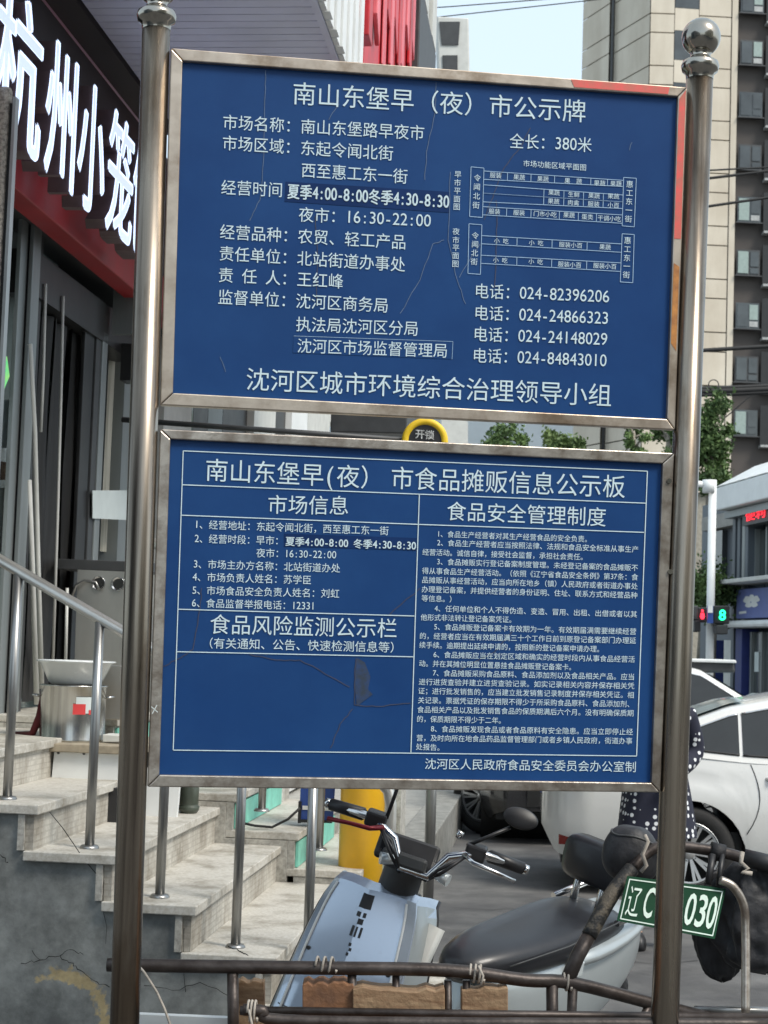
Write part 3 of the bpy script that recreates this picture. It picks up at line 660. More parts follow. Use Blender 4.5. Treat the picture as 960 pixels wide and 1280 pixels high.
for k, (bx, by) in enumerate([(178, 1000), (257, 998), (326, 1043), (398, 1090)]):
    if k == 0: continue
    b = hitA(bx, by, S2); zt = [ZT[0], ZT[1], ZT[2], ZT[3]][k]; b = Vector((b.x, b.y, zt)); posts.append((b, b + Vector((0, 0, .86))))
handrail('handrail', 'stainless handrail on the far edge of the stairs, seen under the boards', S2, [posts[0][1] - (posts[1][1] - posts[0][1]) * 1.5, posts[0][1], posts[1][1], posts[2][1]], posts)
p = PX(537, 1062, 9.6); b = Vector((p.x, p.y, .166))
single('pipe_post', MB().tube([b, b + Vector((0, 0, 1.3))], .030, 16), 'rail', 'lone stainless pipe post on the pavement beside the kerb', 'post')

# ================================================================ LEFT SHOP
FL = -2.4
shop = thing('shop_building', 'restaurant shopfront with red sign fascia and dark doorway behind the left post', 'shop', W(FL, 9, 0), -YAW)
def lsz(px, py, l): return ls(hitL(px, py, l))
_, s_a, _ = lsz(168, 362, FL); zfb = lsz(168, 362, FL)[2]; zft = lsz(173, 153, FL)[2]
def LB(l0, l1, s0, s1, z0, z1): return slabLS(l0, l1, s0, s1, z0, z1)
part('fascia', LB(FL - .12, FL, 5.2, 13, zfb, zft), 'red', shop, world=True, bevel=.006)
part('fascia_backing', LB(FL + .002, FL + .01, 5.3, 12.8, zfb + .22, zft - .01), 'soffit_dark', shop, world=True)
# channel letters
def letter_thing(ch, s0, wd, z0, ht, idx):
    vs_, fs = glyph(ch, 0)
    def tr(v, d): return W(FL + .09 + d, s0 + v.x * wd, z0 + (v.y + .08) * ht)
    nv = len(vs_)
    # outline edges
    cnt = {}
    for f in fs:
        for i in range(len(f)):
            a, b = f[i], f[(i + 1) % len(f)]; k = (min(a, b), max(a, b)); cnt[k] = cnt.get(k, 0) + 1
    side = MB(); vv = [tr(v, 0) for v in vs_] + [tr(v, .10) for v in vs_]
    side.add(vv, [(a, b, b + nv, a + nv) for (a, b), n_ in cnt.items() if n_ == 1])
    side.add([tr(v, 0) for v in vs_], fs)
    sp = part('letter', side, 'letter_side', shop, world=True, recalc=False)
    face = MB()
    for q_, (oy, oz) in enumerate(((0, 0), (.032, 0), (-.032, 0), (0, .014), (0, -.014), (.02, .01), (-.02, -.01))): face.add([tr(v, .102 + q_ * .0006) + W(0, oy * wd, oz * ht) for v in vs_], fs); f_ = part('letter_face', face, 'acrylic', sp, world=True, recalc=False)
for i, (ch, xa, xb) in enumerate((('杭', -12, 52), ('州', 55, 99), ('小', 98, 134), ('笼', 136, 171), ('包', 169, 190))):
    sa = lsz(xa, 150, FL + .19)[1]; sb = lsz(xb, 150, FL + .19)[1]
    zt = zft - .30; zb = zfb + .02
    letter_thing(ch, sa, (sb - sa) * .98, zb, (zt - zb) / .93, i)
# soffit with ribs running out from the fascia
SZ = zft + .02; OL = -1.15
part('soffit', LB(FL - .1, OL, 5, 9.4, SZ + .05, SZ + .25), 'soffit', shop, world=True)
part('soffit_shade_strip', LB(FL + .0, FL + .14, 5.2, 9.3, SZ - .0, SZ + .045), 'soffit_dark', shop, world=True)  # dark strip put in for the shadow where soffit meets fascia
y = 5.5
rib = None
for i in range(44):
    s0 = 5.6 + i * .086
    part('soffit_panel', LB(FL + .16, OL - .02, s0, s0 + .080, SZ + .012, SZ + .048), 'soffit', shop, world=True)
part('edge_trim', LB(OL - .02, OL + .012, 5, 9.3, SZ - .03, SZ + .28), 'soffit', shop, world=True)
# outer ribbed fascia of the canopy
_se = lsz(455, 40, OL + .04)[1]
for i in range(26):
    s0 = _se - .11 - i * .112; part('fascia_rib', LB(OL + .014, OL + .04 + (.012 if i % 2 else 0), s0, s0 + .104, SZ - .02, SZ + 2.2), 'white', shop, world=True)
# facade under the fascia: frames, curtains, glass (set back)
GL = -2.62
def vbar(x, y0, y1, l, wd, m, name='mullion', dep=.022, parent=shop):
    a = lsz(x, (y0 + y1) / 2, l); z1 = lsz(x, y0, l)[2]; z0 = lsz(x, y1, l)[2]
    part(name, LB(l - dep, l, a[1], a[1] + wd, z0, z1), m, parent, world=True, bevel=.004)
part('glass', LB(GL - .14, GL - .12, 6.5, 8.75, 1.3, 3.7), 'glass', shop, world=True)
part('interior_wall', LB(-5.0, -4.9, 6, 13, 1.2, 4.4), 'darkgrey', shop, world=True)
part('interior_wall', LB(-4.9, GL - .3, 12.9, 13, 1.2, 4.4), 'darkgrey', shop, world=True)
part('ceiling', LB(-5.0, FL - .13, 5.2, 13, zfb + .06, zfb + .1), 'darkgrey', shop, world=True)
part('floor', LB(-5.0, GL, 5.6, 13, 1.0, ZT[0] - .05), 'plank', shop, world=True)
vbar(12, 235, 950, GL, .10, 'frame_grey'); vbar(20, 235, 950, GL, .09, 'darkgrey'); vbar(28, 235, 950, GL + .03, .12, 'frame_grey'); vbar(37, 250, 930, GL, .05, 'darkgrey')
# door lintel
part('lintel', LB(GL - .2, GL + .02, 7.9, 9.9, 3.36, 3.58), 'trim', shop, world=True)
part('beam', LB(GL + .02, FL - .02, 9.6, 9.75, 3.20, 3.42), 'trim', shop, world=True)
part('bracket', LB(GL + .04, FL - .06, 9.3, 9.34, 3.42, 3.75), 'frame_grey', shop, world=True)
# black hanging door curtains with pale edge strips
for i, (x0, x1) in enumerate(((43, 57), (57, 78), (78, 97))):
    s0 = lsz(x0, 600, GL - .05)[1]; s1 = lsz(x1, 600, GL - .05)[1]
    rows = []
    for k in range(9):
        z_ = 1.35 + k * .25
        rows.append([W(GL - .06 + .02 * math.sin(j * 1.6 + i) + .008 * math.sin(k + j), s0 + (s1 - s0) * j / 6, z_) for j in range(7)])
    part('door_curtain', MB().grid(rows), 'blackcurtain', shop, world=True)
for pts in ([(57, 355), (54, 470), (51, 540)], [(79, 370), (76, 500), (72, 640), (66, 830)], [(37, 430), (43, 540), (47, 700), (52, 860)], [(36, 600), (40, 700), (46, 880)]):
    P = [hitL(x, y, GL + .03) for x, y in pts]
    part('curtain_edge', MB().tube(P, .014 if pts[0][0] < 40 else .008, 8), 'offwhite', shop, world=True)
vbar(96, 370, 930, GL, .18, 'trim', 'door_jamb'); vbar(110, 400, 930, GL + .01, .10, 'darkgrey'); vbar(118, 405, 930, GL + .02, .10, 'frame_grey')
# cream curtain behind window
s0 = lsz(133, 600, GL - .1)[1]
rows = []
for k in range(2):
    rows.append([W(GL - .12 + .025 * math.sin(j * 1.3), s0 + j * .05, (2.2, 3.4)[k]) for j in range(30)])
part('curtain', MB().grid(rows), 'curtain', shop, world=True)
a, b, c_, d = [hitL(x, y, GL + .03) for x, y in ((116, 613), (160, 613), (160, 650), (116, 648))]
part('paper_notice', MB().slab([a, b, c_, d], LV * -.004), 'paper', shop, world=True)
# facade beyond: alternating panels seen between the boards
xs = [(166, 205, 'frame_grey'), (205, 240, 'offwhite'), (240, 252, 'glass'), (252, 270, 'trim'), (270, 288, 'frame_grey'), (288, 318, 'trim'), (318, 345, 'offwhite'), (345, 365, 'trim'), (365, 385, 'white'), (385, 413, 'offwhite')]
fb = thing('shop_building', 'row of small shopfronts beyond the restaurant, seen between the boards', 'shop', W(-3.5, 14, 0), -YAW)
for x0, x1, m in xs:
    s0 = max(9.9, lsz(x0, 520, GL)[1]); s1 = lsz(x1, 520, GL)[1]
    if s1 < s0: continue
    part('wall_panel', LB(GL - .3, GL - (.0 if m in ('white', 'offwhite') else .06), s0, s1 - .015, .2, 4.2), m, fb, world=True)
part('roof', LB(-6, GL + .0, 9.9, 19.2, 4.2, 4.4), 'offwhite', fb, world=True)
# stainless counter inside the doorway
ct = thing('counter', 'stainless counter with two round holes behind the stockpot', 'counter', W(-2.5, 8.9, 1.3), -YAW)
CL = 8.6
P = lambda x, y: hitA(x, y, CL)
part('front_panel', MB().slab([P(97, 712), P(190, 716), P(190, 930), P(90, 925)], SV * .02), 'steel', ct, world=True)
part('counter_top', MB().slab([P(68, 698), P(190, 703), P(190, 716), P(68, 711)], SV * .3), 'darkgrey', ct, world=True, bevel=.004)
for (x, y) in ((123, 729), (147.5, 730)):
    c0 = hitA(x, y, CL - .003); mtx = Matrix.Translation(c0) @ Matrix.Rotation(-YAW, 4, 'Z') @ Matrix.Rotation(R(90), 4, 'X')
    part('port_ring', MB().lathe([(.026, 0), (.034, .004), (.037, .006), (.037, 0)], 24, mtx=mtx), 'chrome', ct, world=True)
    part('port_hole', MB().lathe([(0, .001), (.027, .001)], 24, mtx=mtx), 'trim', ct, world=True)
hp = [hitA(x, y, CL - .04) for x, y in ((90, 745), (95, 732), (105, 726), (120, 728), (124, 738))]
part('hose', MB().tube(hp, .008, 8), 'rail', ct, world=True)
part('side_post', MB().tube([hitA(84, 735, 8.3), hitA(82, 830, 8.3)], .008, 8), 'offwhite', ct, world=True)

# plank landing, white board, pot, basin
PLS = 7.0
pk = thing('plank_bench', 'plank laid on the top steps under the steel stockpot', 'bench', W(-2.2, PLS, ZT[1]), -YAW)
zpl = hitA(80, 928, PLS + .1).z
l0, l1 = ls(hitA(-60, 930, PLS))[0], ls(hitA(172, 934, PLS))[0]
part('plank', LB(l0, l1, PLS, PLS + .75, zpl - .035, zpl), 'plank', pk, world=True, bevel=.004)
bp = [hitA(x, y, PLS + .03) for x, y in ((68, 939), (175, 939), (172, 982), (64, 978))]
part('white_board', MB().slab(bp, SV * .02), 'white', pk, world=True)
for (x, y) in ((73, 941), (105, 942)):
    b = hitA(x, y, PLS + .028); part('screw', MB().tube([b, b - SV * .004], .006, 8), 'darkgrey', pk, world=True)
lk_ = ls(hitA(34, 950, PLS))[0]
part('support', LB(l0, lk_, PLS + .02, PLS + .7, ZT[1] - .1, zpl - .036), 'granite_side', pk, world=True)
part('cavity_shade_back', LB(lk_, l1, PLS + .34, PLS + .4, ZT[2], zpl - .04), 'trim', pk, world=True)  # black sheet stands in for shade in the gap under the plank
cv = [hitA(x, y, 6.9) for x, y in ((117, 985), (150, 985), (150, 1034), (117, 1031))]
part('cavity_shade', MB().slab(cv, SV * .3), 'black', pk, world=True)  # solid black box drawn for the shade in the dark gap
part('support', LB(l1 - .12, l1 - .02, PLS + .3, PLS + .7, ZT[2], zpl - .036), 'black', pk, world=True)
pc = hitA(90, 912, PLS + .25); pc.z = zpl
pot = thing('stockpot', 'tall stainless stockpot with red and white label on the plank', 'pot', pc)
rr = .142
part('body', MB().lathe([(0, .003), (rr, .0), (rr + .003, .006), (rr, .012), (rr, .235), (rr + .006, .238), (rr + .006, .243), (rr - .004, .243)], 48), 'pot', pot)
for sgn in (-1, 1):
    h = MB().tube([(sgn * (rr - .0), -.03, .19), (sgn * (rr + .03), -.03, .195), (sgn * (rr + .03), .03, .195), (sgn * (rr), .03, .19)], .005, 8); part('handle', h, 'chrome', pot)
h = MB().tube([(-.10, -.075, .185), (-.085, -.105, .190), (-.04, -.125, .185), (-.035, -.12, .165)], .0045, 8); part('handle', h, 'chrome', pot)
def arcpatch(a0, a1, z0, z1, r_, n=8): return MB().grid([[Vector((r_ * math.cos(a0 + (a1 - a0) * j / n), r_ * math.sin(a0 + (a1 - a0) * j / n), z)) for j in range(n + 1)] for z in (z0, z1)])
lb = part('label', arcpatch(R(-75), R(-32), .125, .195, rr + .0015), 'paper', pot)
part('label_mark', arcpatch(R(-80), R(-58), .12, .165, rr + .0025), 'labelred', lb); part('label_mark', arcpatch(R(-52), R(-36), .12, .14, rr + .0025), 'labelred', lb)
zb = zpl + .244
bs = single('basin', MB().lathe([(0, .0), (.10, .0), (.115, .01), (.158, .095), (.172, .10), (.174, .104), (.168, .106), (.155, .10), (.11, .015), (0, .012)], 56), 'basin', 'white enamel basin sitting on top of the stockpot', 'basin', origin=(0, 0, 0)); bs.location = (pc.x + .005, pc.y, zb)
rs = hitA(42, 915, PLS + .2)
mb = MB().tube([hitA(17, 918, PLS + .3), hitA(40, 918, PLS + .2), hitA(50, 895, PLS + .2), hitA(57, 858, PLS + .25)], [.012, .016, .018, .016], 8)
single('red_cloth', mb, 'maroon', 'dark red cloth strip hanging beside the stockpot', 'cloth')
mb = MB().slab([hitA(x, y, PLS + .15) for x, y in ((128, 918), (150, 919), (150, 928), (128, 928))], SV * .12); single('small_box', mb, 'offwhite', 'small pale box on the plank right of the stockpot', 'box', bevel=.004)
mb = MB().slab([hitA(x, y, PLS + .5) for x, y in ((126, 832), (152, 832), (152, 900), (122, 900))], SV * .2); single('steel_container', mb, 'steel', 'grey steel container on the plank behind the stockpot', 'container', bevel=.004)
# shade in the cavity below is a black box
# white panel and green jar seen under the lower board
wbp = [hitA(x, y, 7.2) for x, y in ((176, 960), (226, 960), (220, 1028), (183, 1040))]
single('white_panel', MB().slab(wbp, SV * .03), 'white', 'white sheet leaning on the stairs under the lower board', 'panel')
jc = hitA(236, 1012, 7.4); jc.z = ZT[2]
jr = single('jar', MB().lathe([(0, 0), (.035, 0), (.045, .015), (.047, .03), (.04, .036), (.042, .042), (.042, .22), (0, .22)], 28), 'potgreen', 'dark green jar standing on a stair tread below the board', 'jar', origin=(0, 0, 0)); jr.location = jc

# granite pillar at the left edge
pp = hitA(17, 200, 6.2); l_ = ls(pp)[0]; zt = hitA(10, 106, 6.2).z
gp = thing('granite_pillar', 'speckled granite pillar with metal edge strip at the left of the shop sign', 'pillar', W(l_ - .15, 6.3, 0), -YAW)
part('shaft', LB(l_ - .34, l_ - .028, 6.2, 6.25, 0, zt), 'pillargran', gp, world=True, bevel=.02)
part('edge_strip', LB(l_ - .012, l_, 6.19, 6.23, 0, zt - .05), 'rail', gp, world=True)
part('joint', LB(l_ - .03, l_ - .012, 6.21, 6.24, 0, zt - .07), 'crack', gp, world=True)
for (x0, x1, y0, y1, m) in ((-30, 8, 380, 420, 'offwhite'), (-30, 12, 500, 560, 'bluepale'), (-30, 10, 610, 690, 'paper'), (60, 75, 880, 925, 'offwhite')):
    a, b, c_, d = [hitL(x, y, GL - .06) for x, y in ((x0, y0), (x1, y0), (x1, y1), (x0, y1))]; part('interior_panel', MB().slab([a, b, c_, d], LV * -.01), m, shop, world=True)
# small green/yellow window reflection made as a glowing patch at far left
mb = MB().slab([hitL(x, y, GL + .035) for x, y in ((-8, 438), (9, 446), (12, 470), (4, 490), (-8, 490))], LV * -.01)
part('window_glow', mb, 'green_glow', shop, world=True)
mb = MB().slab([hitL(x, y, GL - .08) for x, y in ((-8, 575), (9, 578), (9, 600), (-8, 600))], LV * -.01)
part('wooden_notice', mb, 'wood', shop, world=True)

# ================================================================ canopy end: red sign, grey box, white cabinet
rsn = thing('red_sign', 'red signboard with thick red channel letters above the upper board', 'sign', W(OL, 10, 0), -YAW)
def xs_(x, l): return lsz(x, 40, l)[1]
z0 = SZ - .2
part('backing', LB(OL - .2, OL - .0, xs_(456, OL), xs_(516, OL), z0 - .3, z0 + 3.5), 'redsign', rsn, world=True)
for i, (x0, x1, yb0, yb1, m, pr_) in enumerate(((437, 446, 12, 20, 'redsign', .10), (447, 462, 44, 46, 'redsign', .05), (463, 471, 14, 46, 'pinksign', .14), (475.5, 479, 84, 84, 'pinksign', .10), (480, 484, 8, 24, 'redsign', .16),
        (484, 489, 84, 86, 'pinksign', .08), (490, 494, 20, 60, 'pinksign', .15), (495, 499, 84, 86, 'redsign', .12), (500, 503, 84, 86, 'pinksign', .17), (504, 509, 30, 55, 'pinksign', .12), (508, 513, 84, 88, 'redsign', .10), (512, 516, 50, 70, 'pinksign', .05))):
    s0 = xs_(x0, OL); pr_ = (x1 - x0) * s0 / FOC * .92; s1 = s0 + .16; l_f = OL + .004 + pr_
    za, zb_ = hitL(x0, yb0, OL).z, hitL(x0, yb1, OL).z
    part('letter_stroke', MB().slab([W(l_f, s0, za), W(l_f, s1, zb_), W(l_f, s1, za + 2), W(l_f, s0, za + 2)], LV * -(pr_ - .004)), m, rsn, world=True, bevel=.006)
cb = thing('sign_cabinet', 'dark grey box with pale ribbed shaft beyond the red sign', 'cabinet', W(OL, 13.5, 0), -YAW)
zz = hitL(530, 34, OL).z
part('box', LB(OL - .5, OL + .05, xs_(516, OL), xs_(546, OL + .05), 3.2, zz), 'darkgrey', cb, world=True, bevel=.01)
for i in range(4):
    s0 = xs_(513, OL) + i * .42; part('shaft_panel', LB(OL - .45, OL + .02 + (i % 2) * .03, s0, s0 + .40, zz + .01, zz + 3), 'offwhite', cb, world=True)
wc = thing('window_bay', 'white bay with two dark openings against the sky above the upper board', 'bay', PX(570, 60, 20), 0)
q4 = lambda x, y, Y=20: PX(x, y, Y)
part('frame', MB().slab([q4(546, 20), q4(586, 22), q4(588, 130), q4(549, 130)], (0, .5, 0)), 'offwhite', wc, world=True, bevel=.02)
part('opening', MB().slab([q4(549, 27, 19.985), q4(575, 27, 19.985), q4(573, 56, 19.985), q4(552, 56, 19.985)], (0, .01, 0)), 'darkgrey', wc, world=True)
part('opening', MB().slab([q4(553, 69, 19.985), q4(572, 69, 19.985), q4(572, 110, 19.985), q4(554, 110, 19.985)], (0, .01, 0)), 'darkgrey', wc, world=True)
part('support_mast', MB().slab([q4(552, 130), q4(585, 130), q4(585, 600), q4(552, 600)], (0, .4, 0)), 'offwhite', wc, world=True)
# locksmith light box between the boards
lk = thing('round_sign', 'round yellow and black locksmith sign between the two boards', 'sign', PX(531, 550, 8.5))
mtx = Matrix.Translation(PX(531, 552, 8.5)) @ Matrix.Rotation(R(90), 4, 'X')
part('ring', MB().lathe([(.083, .02), (.088, .03), (.108, .034), (.118, .02), (.118, -.04), (0, -.04)], 48, mtx=mtx), 'yellowring', lk, world=True)
part('face', MB().lathe([(0, .022), (.084, .022)], 48, mtx=mtx), 'black', lk, world=True)
mb = MB(); textline(mb, '开锁', (519, 542), (543, 544), 12, .02, 0, place=lambda x, y, o: PX(x, y, 8.47)); part('lettering', mb, 'white', lk, world=True, recalc=False)
pb_ = PX(531, 552, 8.54); part('bracket_arm', MB().tube([pb_, pb_ + Vector((-1.6, .3, .1))], .015, 10), 'darkgrey', lk, world=True)

# yellow bollard and blue box
yb = PX(452, 1040, 8.0)
yo = thing('bollard', 'thick yellow bollard behind the scooter handlebar', 'bollard', (yb.x, yb.y, .166))
part('body', MB().lathe([(0, 0), (.105, 0), (.105, 1.5), (.10, 1.53), (0, 1.54)], 40), 'yellow', yo)
part('band', MB().lathe([(.1065, .20), (.1065, .26)], 40), 'white', yo)
bb = thing('terminal_box', 'blue and white box on the farther stairs left of the yellow bollard', 'box', PX(397, 1024, 8.1))
BX = lambda x, y, Y=8.1: PX(x, y, Y)
part('case', MB().slab([BX(376, 975), BX(419, 977), BX(416, 1027), BX(374, 1025)], (0, .08, 0)), 'cone', bb, world=True, bevel=.004)
part('stripe', MB().slab([BX(378, 1007, 8.095), BX(418, 1009, 8.095), BX(418, 1014, 8.095), BX(378, 1012, 8.095)], (0, .003, 0)), 'white', bb, world=True)
part('frame', MB().slab([BX(373, 1002, 8.09), BX(377, 1002, 8.09), BX(376, 1029, 8.09), BX(372, 1029, 8.09)], (0, .05, 0)), 'black', bb, world=True)
part('foot', MB().slab([BX(373, 1024, 8.088), BX(415, 1026, 8.088), BX(415, 1029, 8.088), BX(373, 1028, 8.088)], (0, .05, 0)), 'black', bb, world=True)
single('electric_cable', MB().tube([hitA(x, y, 7.8) for x, y in ((300, 1028), (318, 1032), (340, 1034), (360, 1024), (375, 1010))], .006, 8), 'cable', 'black cable drooping across the teal boards', 'cable')

# ================================================================ SCOOTER (x forward, y to the rider's left)
hb = PX(508, 1055, 5.3)
HD = R(228)
lean = Matrix.Rotation(R(-13), 4, 'X')
HBZ = 1.02; SCS = 1.10
off = (Matrix.Rotation(HD, 4, 'Z') @ lean) @ Vector((.36, 0, HBZ)) * SCS
sm = Matrix.Translation(Vector((hb.x - off.x, hb.y - off.y, hb.z - off.z))) @ Matrix.Rotation(HD, 4, 'Z') @ lean
print('scooter base z', sm.translation.z)
sm.translation.z = 0.0
sm = sm @ Matrix.Scale(SCS, 4)
sco = thing('scooter', 'silver blue electric scooter parked leaning behind the tricycle rails', 'scooter', mtx=sm)
def wheel_local(x, z, r, wd, parent, steer=0, y=0):
    mt = Matrix.Translation((x, y, z)) @ Matrix.Rotation(steer, 4, 'Z')
    w_ = part('wheel', MB().lathe([(r * .62, -wd * .45), (r * .85, -wd * .5), (r * .97, -wd * .35), (r, 0), (r * .97, wd * .35), (r * .85, wd * .5), (r * .62, wd * .45)], 40, axis='Y', mtx=mt), 'rubber', parent)
    part('rim', MB().lathe([(0, -wd * .3), (r * .2, -wd * .4), (r * .22, -wd * .1), (r * .55, -wd * .1), (r * .62, -wd * .4), (r * .63, wd * .4), (r * .55, wd * .1), (r * .22, wd * .1), (r * .2, wd * .4), (0, wd * .3)], 30, axis='Y', mtx=mt), 'darkgrey', w_)
    return w_
wheel_local(.66, .23, .23, .09, sco, R(28)); wheel_local(-.60, .23, .23, .10, sco)
# front cowl: raked shield with centre crease
def cowl(xo=0, wscale=1.0):
    rows = []
    for k in range(13):
        t = k / 12; z_ = .47 + t * .42
        hw = (.190 - .048 * t) * (1 - .10 * t ** 9) * wscale; xf = .57 - .15 * t + .012 * math.sin(t * math.pi) + xo
        r_ = []
        for j in range(-8, 9):
            u = j / 8; au = abs(u)
            if au < .72: yy = hw * u / .72 * .80; xx = xf - .032 * (au / .72)
            else:
                q_ = (au - .72) / .28; yy = math.copysign(hw * (.80 + .20 * q_), u); xx = xf - .032 - .11 * q_
            r_.append(Vector((xx, yy, z_ - .035 * au ** 4 * t ** 5)))
        rows.append(r_)
    top = [p + Vector((-.03, -p.y * .04, .012)) for p in rows[-1]]; rows.append(top)
    return rows
cw = cowl()
fc = part('front_cowl', MB().grid(cw, True), 'scooter', sco); sd_ = fc.modifiers.new('solid', 'SOLIDIFY'); sd_.thickness = .012; sd_.offset = 1
es = fc.modifiers.new('es', 'EDGE_SPLIT'); es.split_angle = R(22)
# paler edge facets
for sgn in (-1, 1):
    rows = []
    for r_ in cw[:-1]:
        idx = [13, 14, 15, 16] if sgn > 0 else [3, 2, 1, 0]
        rows.append([r_[i] + Vector((.0, sgn * .0135, 0)) for i in idx])
    part('cowl_side', MB().grid(rows), 'scooter2', sco)
    P = [r_[13 if sgn > 0 else 3] + Vector((.0145, sgn * .008, 0)) for r_ in cw[:-1]]
    part('cowl_trim', MB().tube(P, .0035, 6), 'white', sco)
P = [r_[16] + Vector((-.004, .012, 0)) for r_ in cw]; part('cowl_edge', MB().tube(P, .005, 6), 'black', sco)
P = [r_[0] + Vector((-.004, -.012, 0)) for r_ in cw]; part('cowl_edge', MB().tube(P, .005, 6), 'black', sco)
# decals
def on_cowl(t, u, d=.0145):
    z_ = .47 + t * .42; hw = (.190 - .048 * t) * (1 - .10 * t ** 9); xf = .57 - .15 * t + .012 * math.sin(t * math.pi)
    return Vector((xf - .032 * abs(u) + d, hw * .80 * u, z_))
CWM = Matrix.Translation((.45, -.03, -.03)) @ Matrix.Rotation(R(20), 4, 'Z') @ Matrix.Scale(1.12, 4, (0, 1, 0)) @ Matrix.Translation((-.45, 0, 0))
def decal(t0, t1, u0, u1):
    N_ = 4; mb_ = MB().grid([[on_cowl(t0 + (t1 - t0) * i / N_, u) for u in (u0, (u0 + u1) / 2, u1)] for i in range(N_ + 1)]); part('decal', mb_, 'black', sco)
decal(.90, .99, -.12, .17)
for t0, t1, u0, u1 in ((.845, .875, -.10, .0), (.845, .875, .05, .12), (.80, .835, -.02, .10), (.72, .785, -.10, -.04), (.72, .785, 0, .04), (.72, .785, .09, .14), (.66, .68, -.04, .02), (.63, .65, 0, .05), (.60, .62, -.03, .02)): decal(t0, t1, u0, u1)
# head lamp under the cowl, nose, fender
rows = [[Vector((.625 - .05 * abs(j / 6) ** 2, .165 * j / 6,   .505 - k * .04 + .012 * abs(j / 6))) for j in range(-6, 7)] for k in range(3)]
part('headlamp', MB().grid(rows), 'lamp', sco)
rows = [[Vector((.60 - .05 * abs(j / 6) ** 2 - k * .02, .17 * j / 6, .43 - k * .07)) for j in range(-6, 7)] for k in range(3)]
nz_ = part('nose', MB().grid(rows), 'black', sco)
rows = []
for k in range(9):
    a = R(20 + k * 17); rows.append([Vector((.66 + (.255 + .01) * math.cos(a), .06 * j / 3, .23 + .265 * math.sin(a) - .012 * abs(j / 3) ** 2)) for j in range(-3, 4)])
fd = part('front_fender', MB().grid(rows), 'scooter', sco); sd_ = fd.modifiers.new('solid', 'SOLIDIFY'); sd_.thickness = .005
for sgn in (-1, 1): part('fork', MB().tube([(.66, sgn * .075, .23), (.50, sgn * .06, .62)], .016, 12), 'chrome', sco)
for o_ in sco.children:
    if o_.name.split('.')[0] in ('front_cowl', 'cowl_side', 'cowl_trim', 'cowl_edge', 'decal', 'headlamp', 'nose', 'front_fender'): o_.matrix_local = CWM
# inner leg shield, floor, belly
rows = [[Vector((.29 + .20 * (1 - t), .125 * j / 4, .30 + .50 * t)) for j in range(-4, 5)] for t in (0, .25, .5, .75, 1)]
ls_ = part('leg_shield', MB().grid(rows), 'offwhite', sco); sd_ = ls_.modifiers.new('solid', 'SOLIDIFY'); sd_.thickness = .03
part('floorboard', MB().box(.12, 0, .29, .62, .30, .07), 'offwhite', sco, bevel=.02)
part('frame_spine', MB().tube([(.28, 0, .86), (.38, 0, .45), (.3, 0, .24), (-.3, 0, .24)], .025, 12), 'black', sco)
# body under seat
def loft(secs, m, name, parent=sco, sub=1):
    rows = [];
    for (x, z0_, z1_, hw, e_) in secs:
        n_ = 16; r_ = []
        for j in range(n_):
            a = 2 * math.pi * j / n_; ca, sa = math.cos(a), math.sin(a)
            cx_ = math.copysign(abs(ca) ** e_, ca); sz_ = math.copysign(abs(sa) ** e_, sa)
            r_.append(Vector((x, hw * cx_, (z0_ + z1_) / 2 + (z1_ - z0_) / 2 * sz_)))
        rows.append(r_)
    mb_ = MB().grid(rows, True, close=True); n_ = 16
    mb_.f.append(list(range(n_))[::-1]); mb_.smooth.append(True); b0 = (len(rows) - 1) * n_; mb_.f.append([b0 + j for j in range(n_)]); mb_.smooth.append(True)
    o = part(name, mb_, m, parent)
    if sub: s_ = o.modifiers.new('sub', 'SUBSURF'); s_.levels = sub; s_.render_levels = sub
    return o
loft([(-.02, .28, .66, .07, .6), (-.10, .28, .69, .12, .6), (-.30, .30, .71, .15, .6), (-.55, .40, .75, .155, .6), (-.78, .52, .78, .13, .6), (-.90, .62, .79, .08, .6)], 'scooter2', 'rear_body').location = (0, 0, -.08)
loft([(.05, .64, .71, .05, .8), (.0, .645, .745, .10, .8), (-.12, .655, .77, .135, .7), (-.28, .665, .785, .155, .65), (-.40, .675, .805, .16, .65), (-.52, .69, .83, .155, .65), (-.66, .71, .83, .14, .65), (-.76, .73, .80, .10, .7)], 'seat', 'seat').matrix_local = Matrix.Translation((-.01, 0, -.085)) @ Matrix.Scale(.88, 4, (0, 1, 0))
loft([(-.36, .66, .72, .162, .7), (-.52, .67, .745, .166, .7), (-.68, .70, .765, .155, .7), (-.84, .74, .80, .12, .7), (-.90, .76, .80, .07, .7)], 'scooter2', 'tail_trim').location = (0, 0, -.08)
# pale rim on the right of seat
part('grab_rail', MB().tube([(-.62, .13, .72), (-.80, .13, .75), (-.90, .06, .76), (-.90, -.06, .76), (-.80, -.13, .75), (-.62, -.13, .72)], .011, 10), 'chrome', sco)
for y_ in (-.05, .05): part('backrest_stay', MB().tube([(-.61, y_, .68), (-.63, y_, .87)], .012, 10), 'chrome', sco)
bk = MB(); rows = []
for (dx, f_) in ((-.0, .55), (-.012, .9), (-.03, 1), (-.06, 1), (-.075, .85), (-.08, .5)):
    rows.append([Vector((-.60 + dx, .13 * f_ ** .5 * math.copysign(abs(math.cos(a)) ** .45, math.cos(a)),   .875 + .075 * f_ ** .5 * math.copysign(abs(math.sin(a)) ** .45, math.sin(a)))) for a in [2 * math.pi * j / 24 for j in range(24)]])
bk.grid(rows, True, close=True); bk.f.append(list(range(24))); bk.smooth.append(True); bk.f.append([5 * 24 + j for j in range(24)]); bk.smooth.append(True)
part('backrest', bk, 'seat', sco)
part('side_marker', MB().box(-.42, .153, .60, .04, .012, .05), 'lamp', sco, bevel=.004); part('footpeg', MB().box(-.33, .155, .42, .07, .03, .05), 'black', sco, bevel=.008)
part('side_stand', MB().tube([(-.05, .10, .25), (-.08, .26, .03)], .011, 10), 'black', sco)
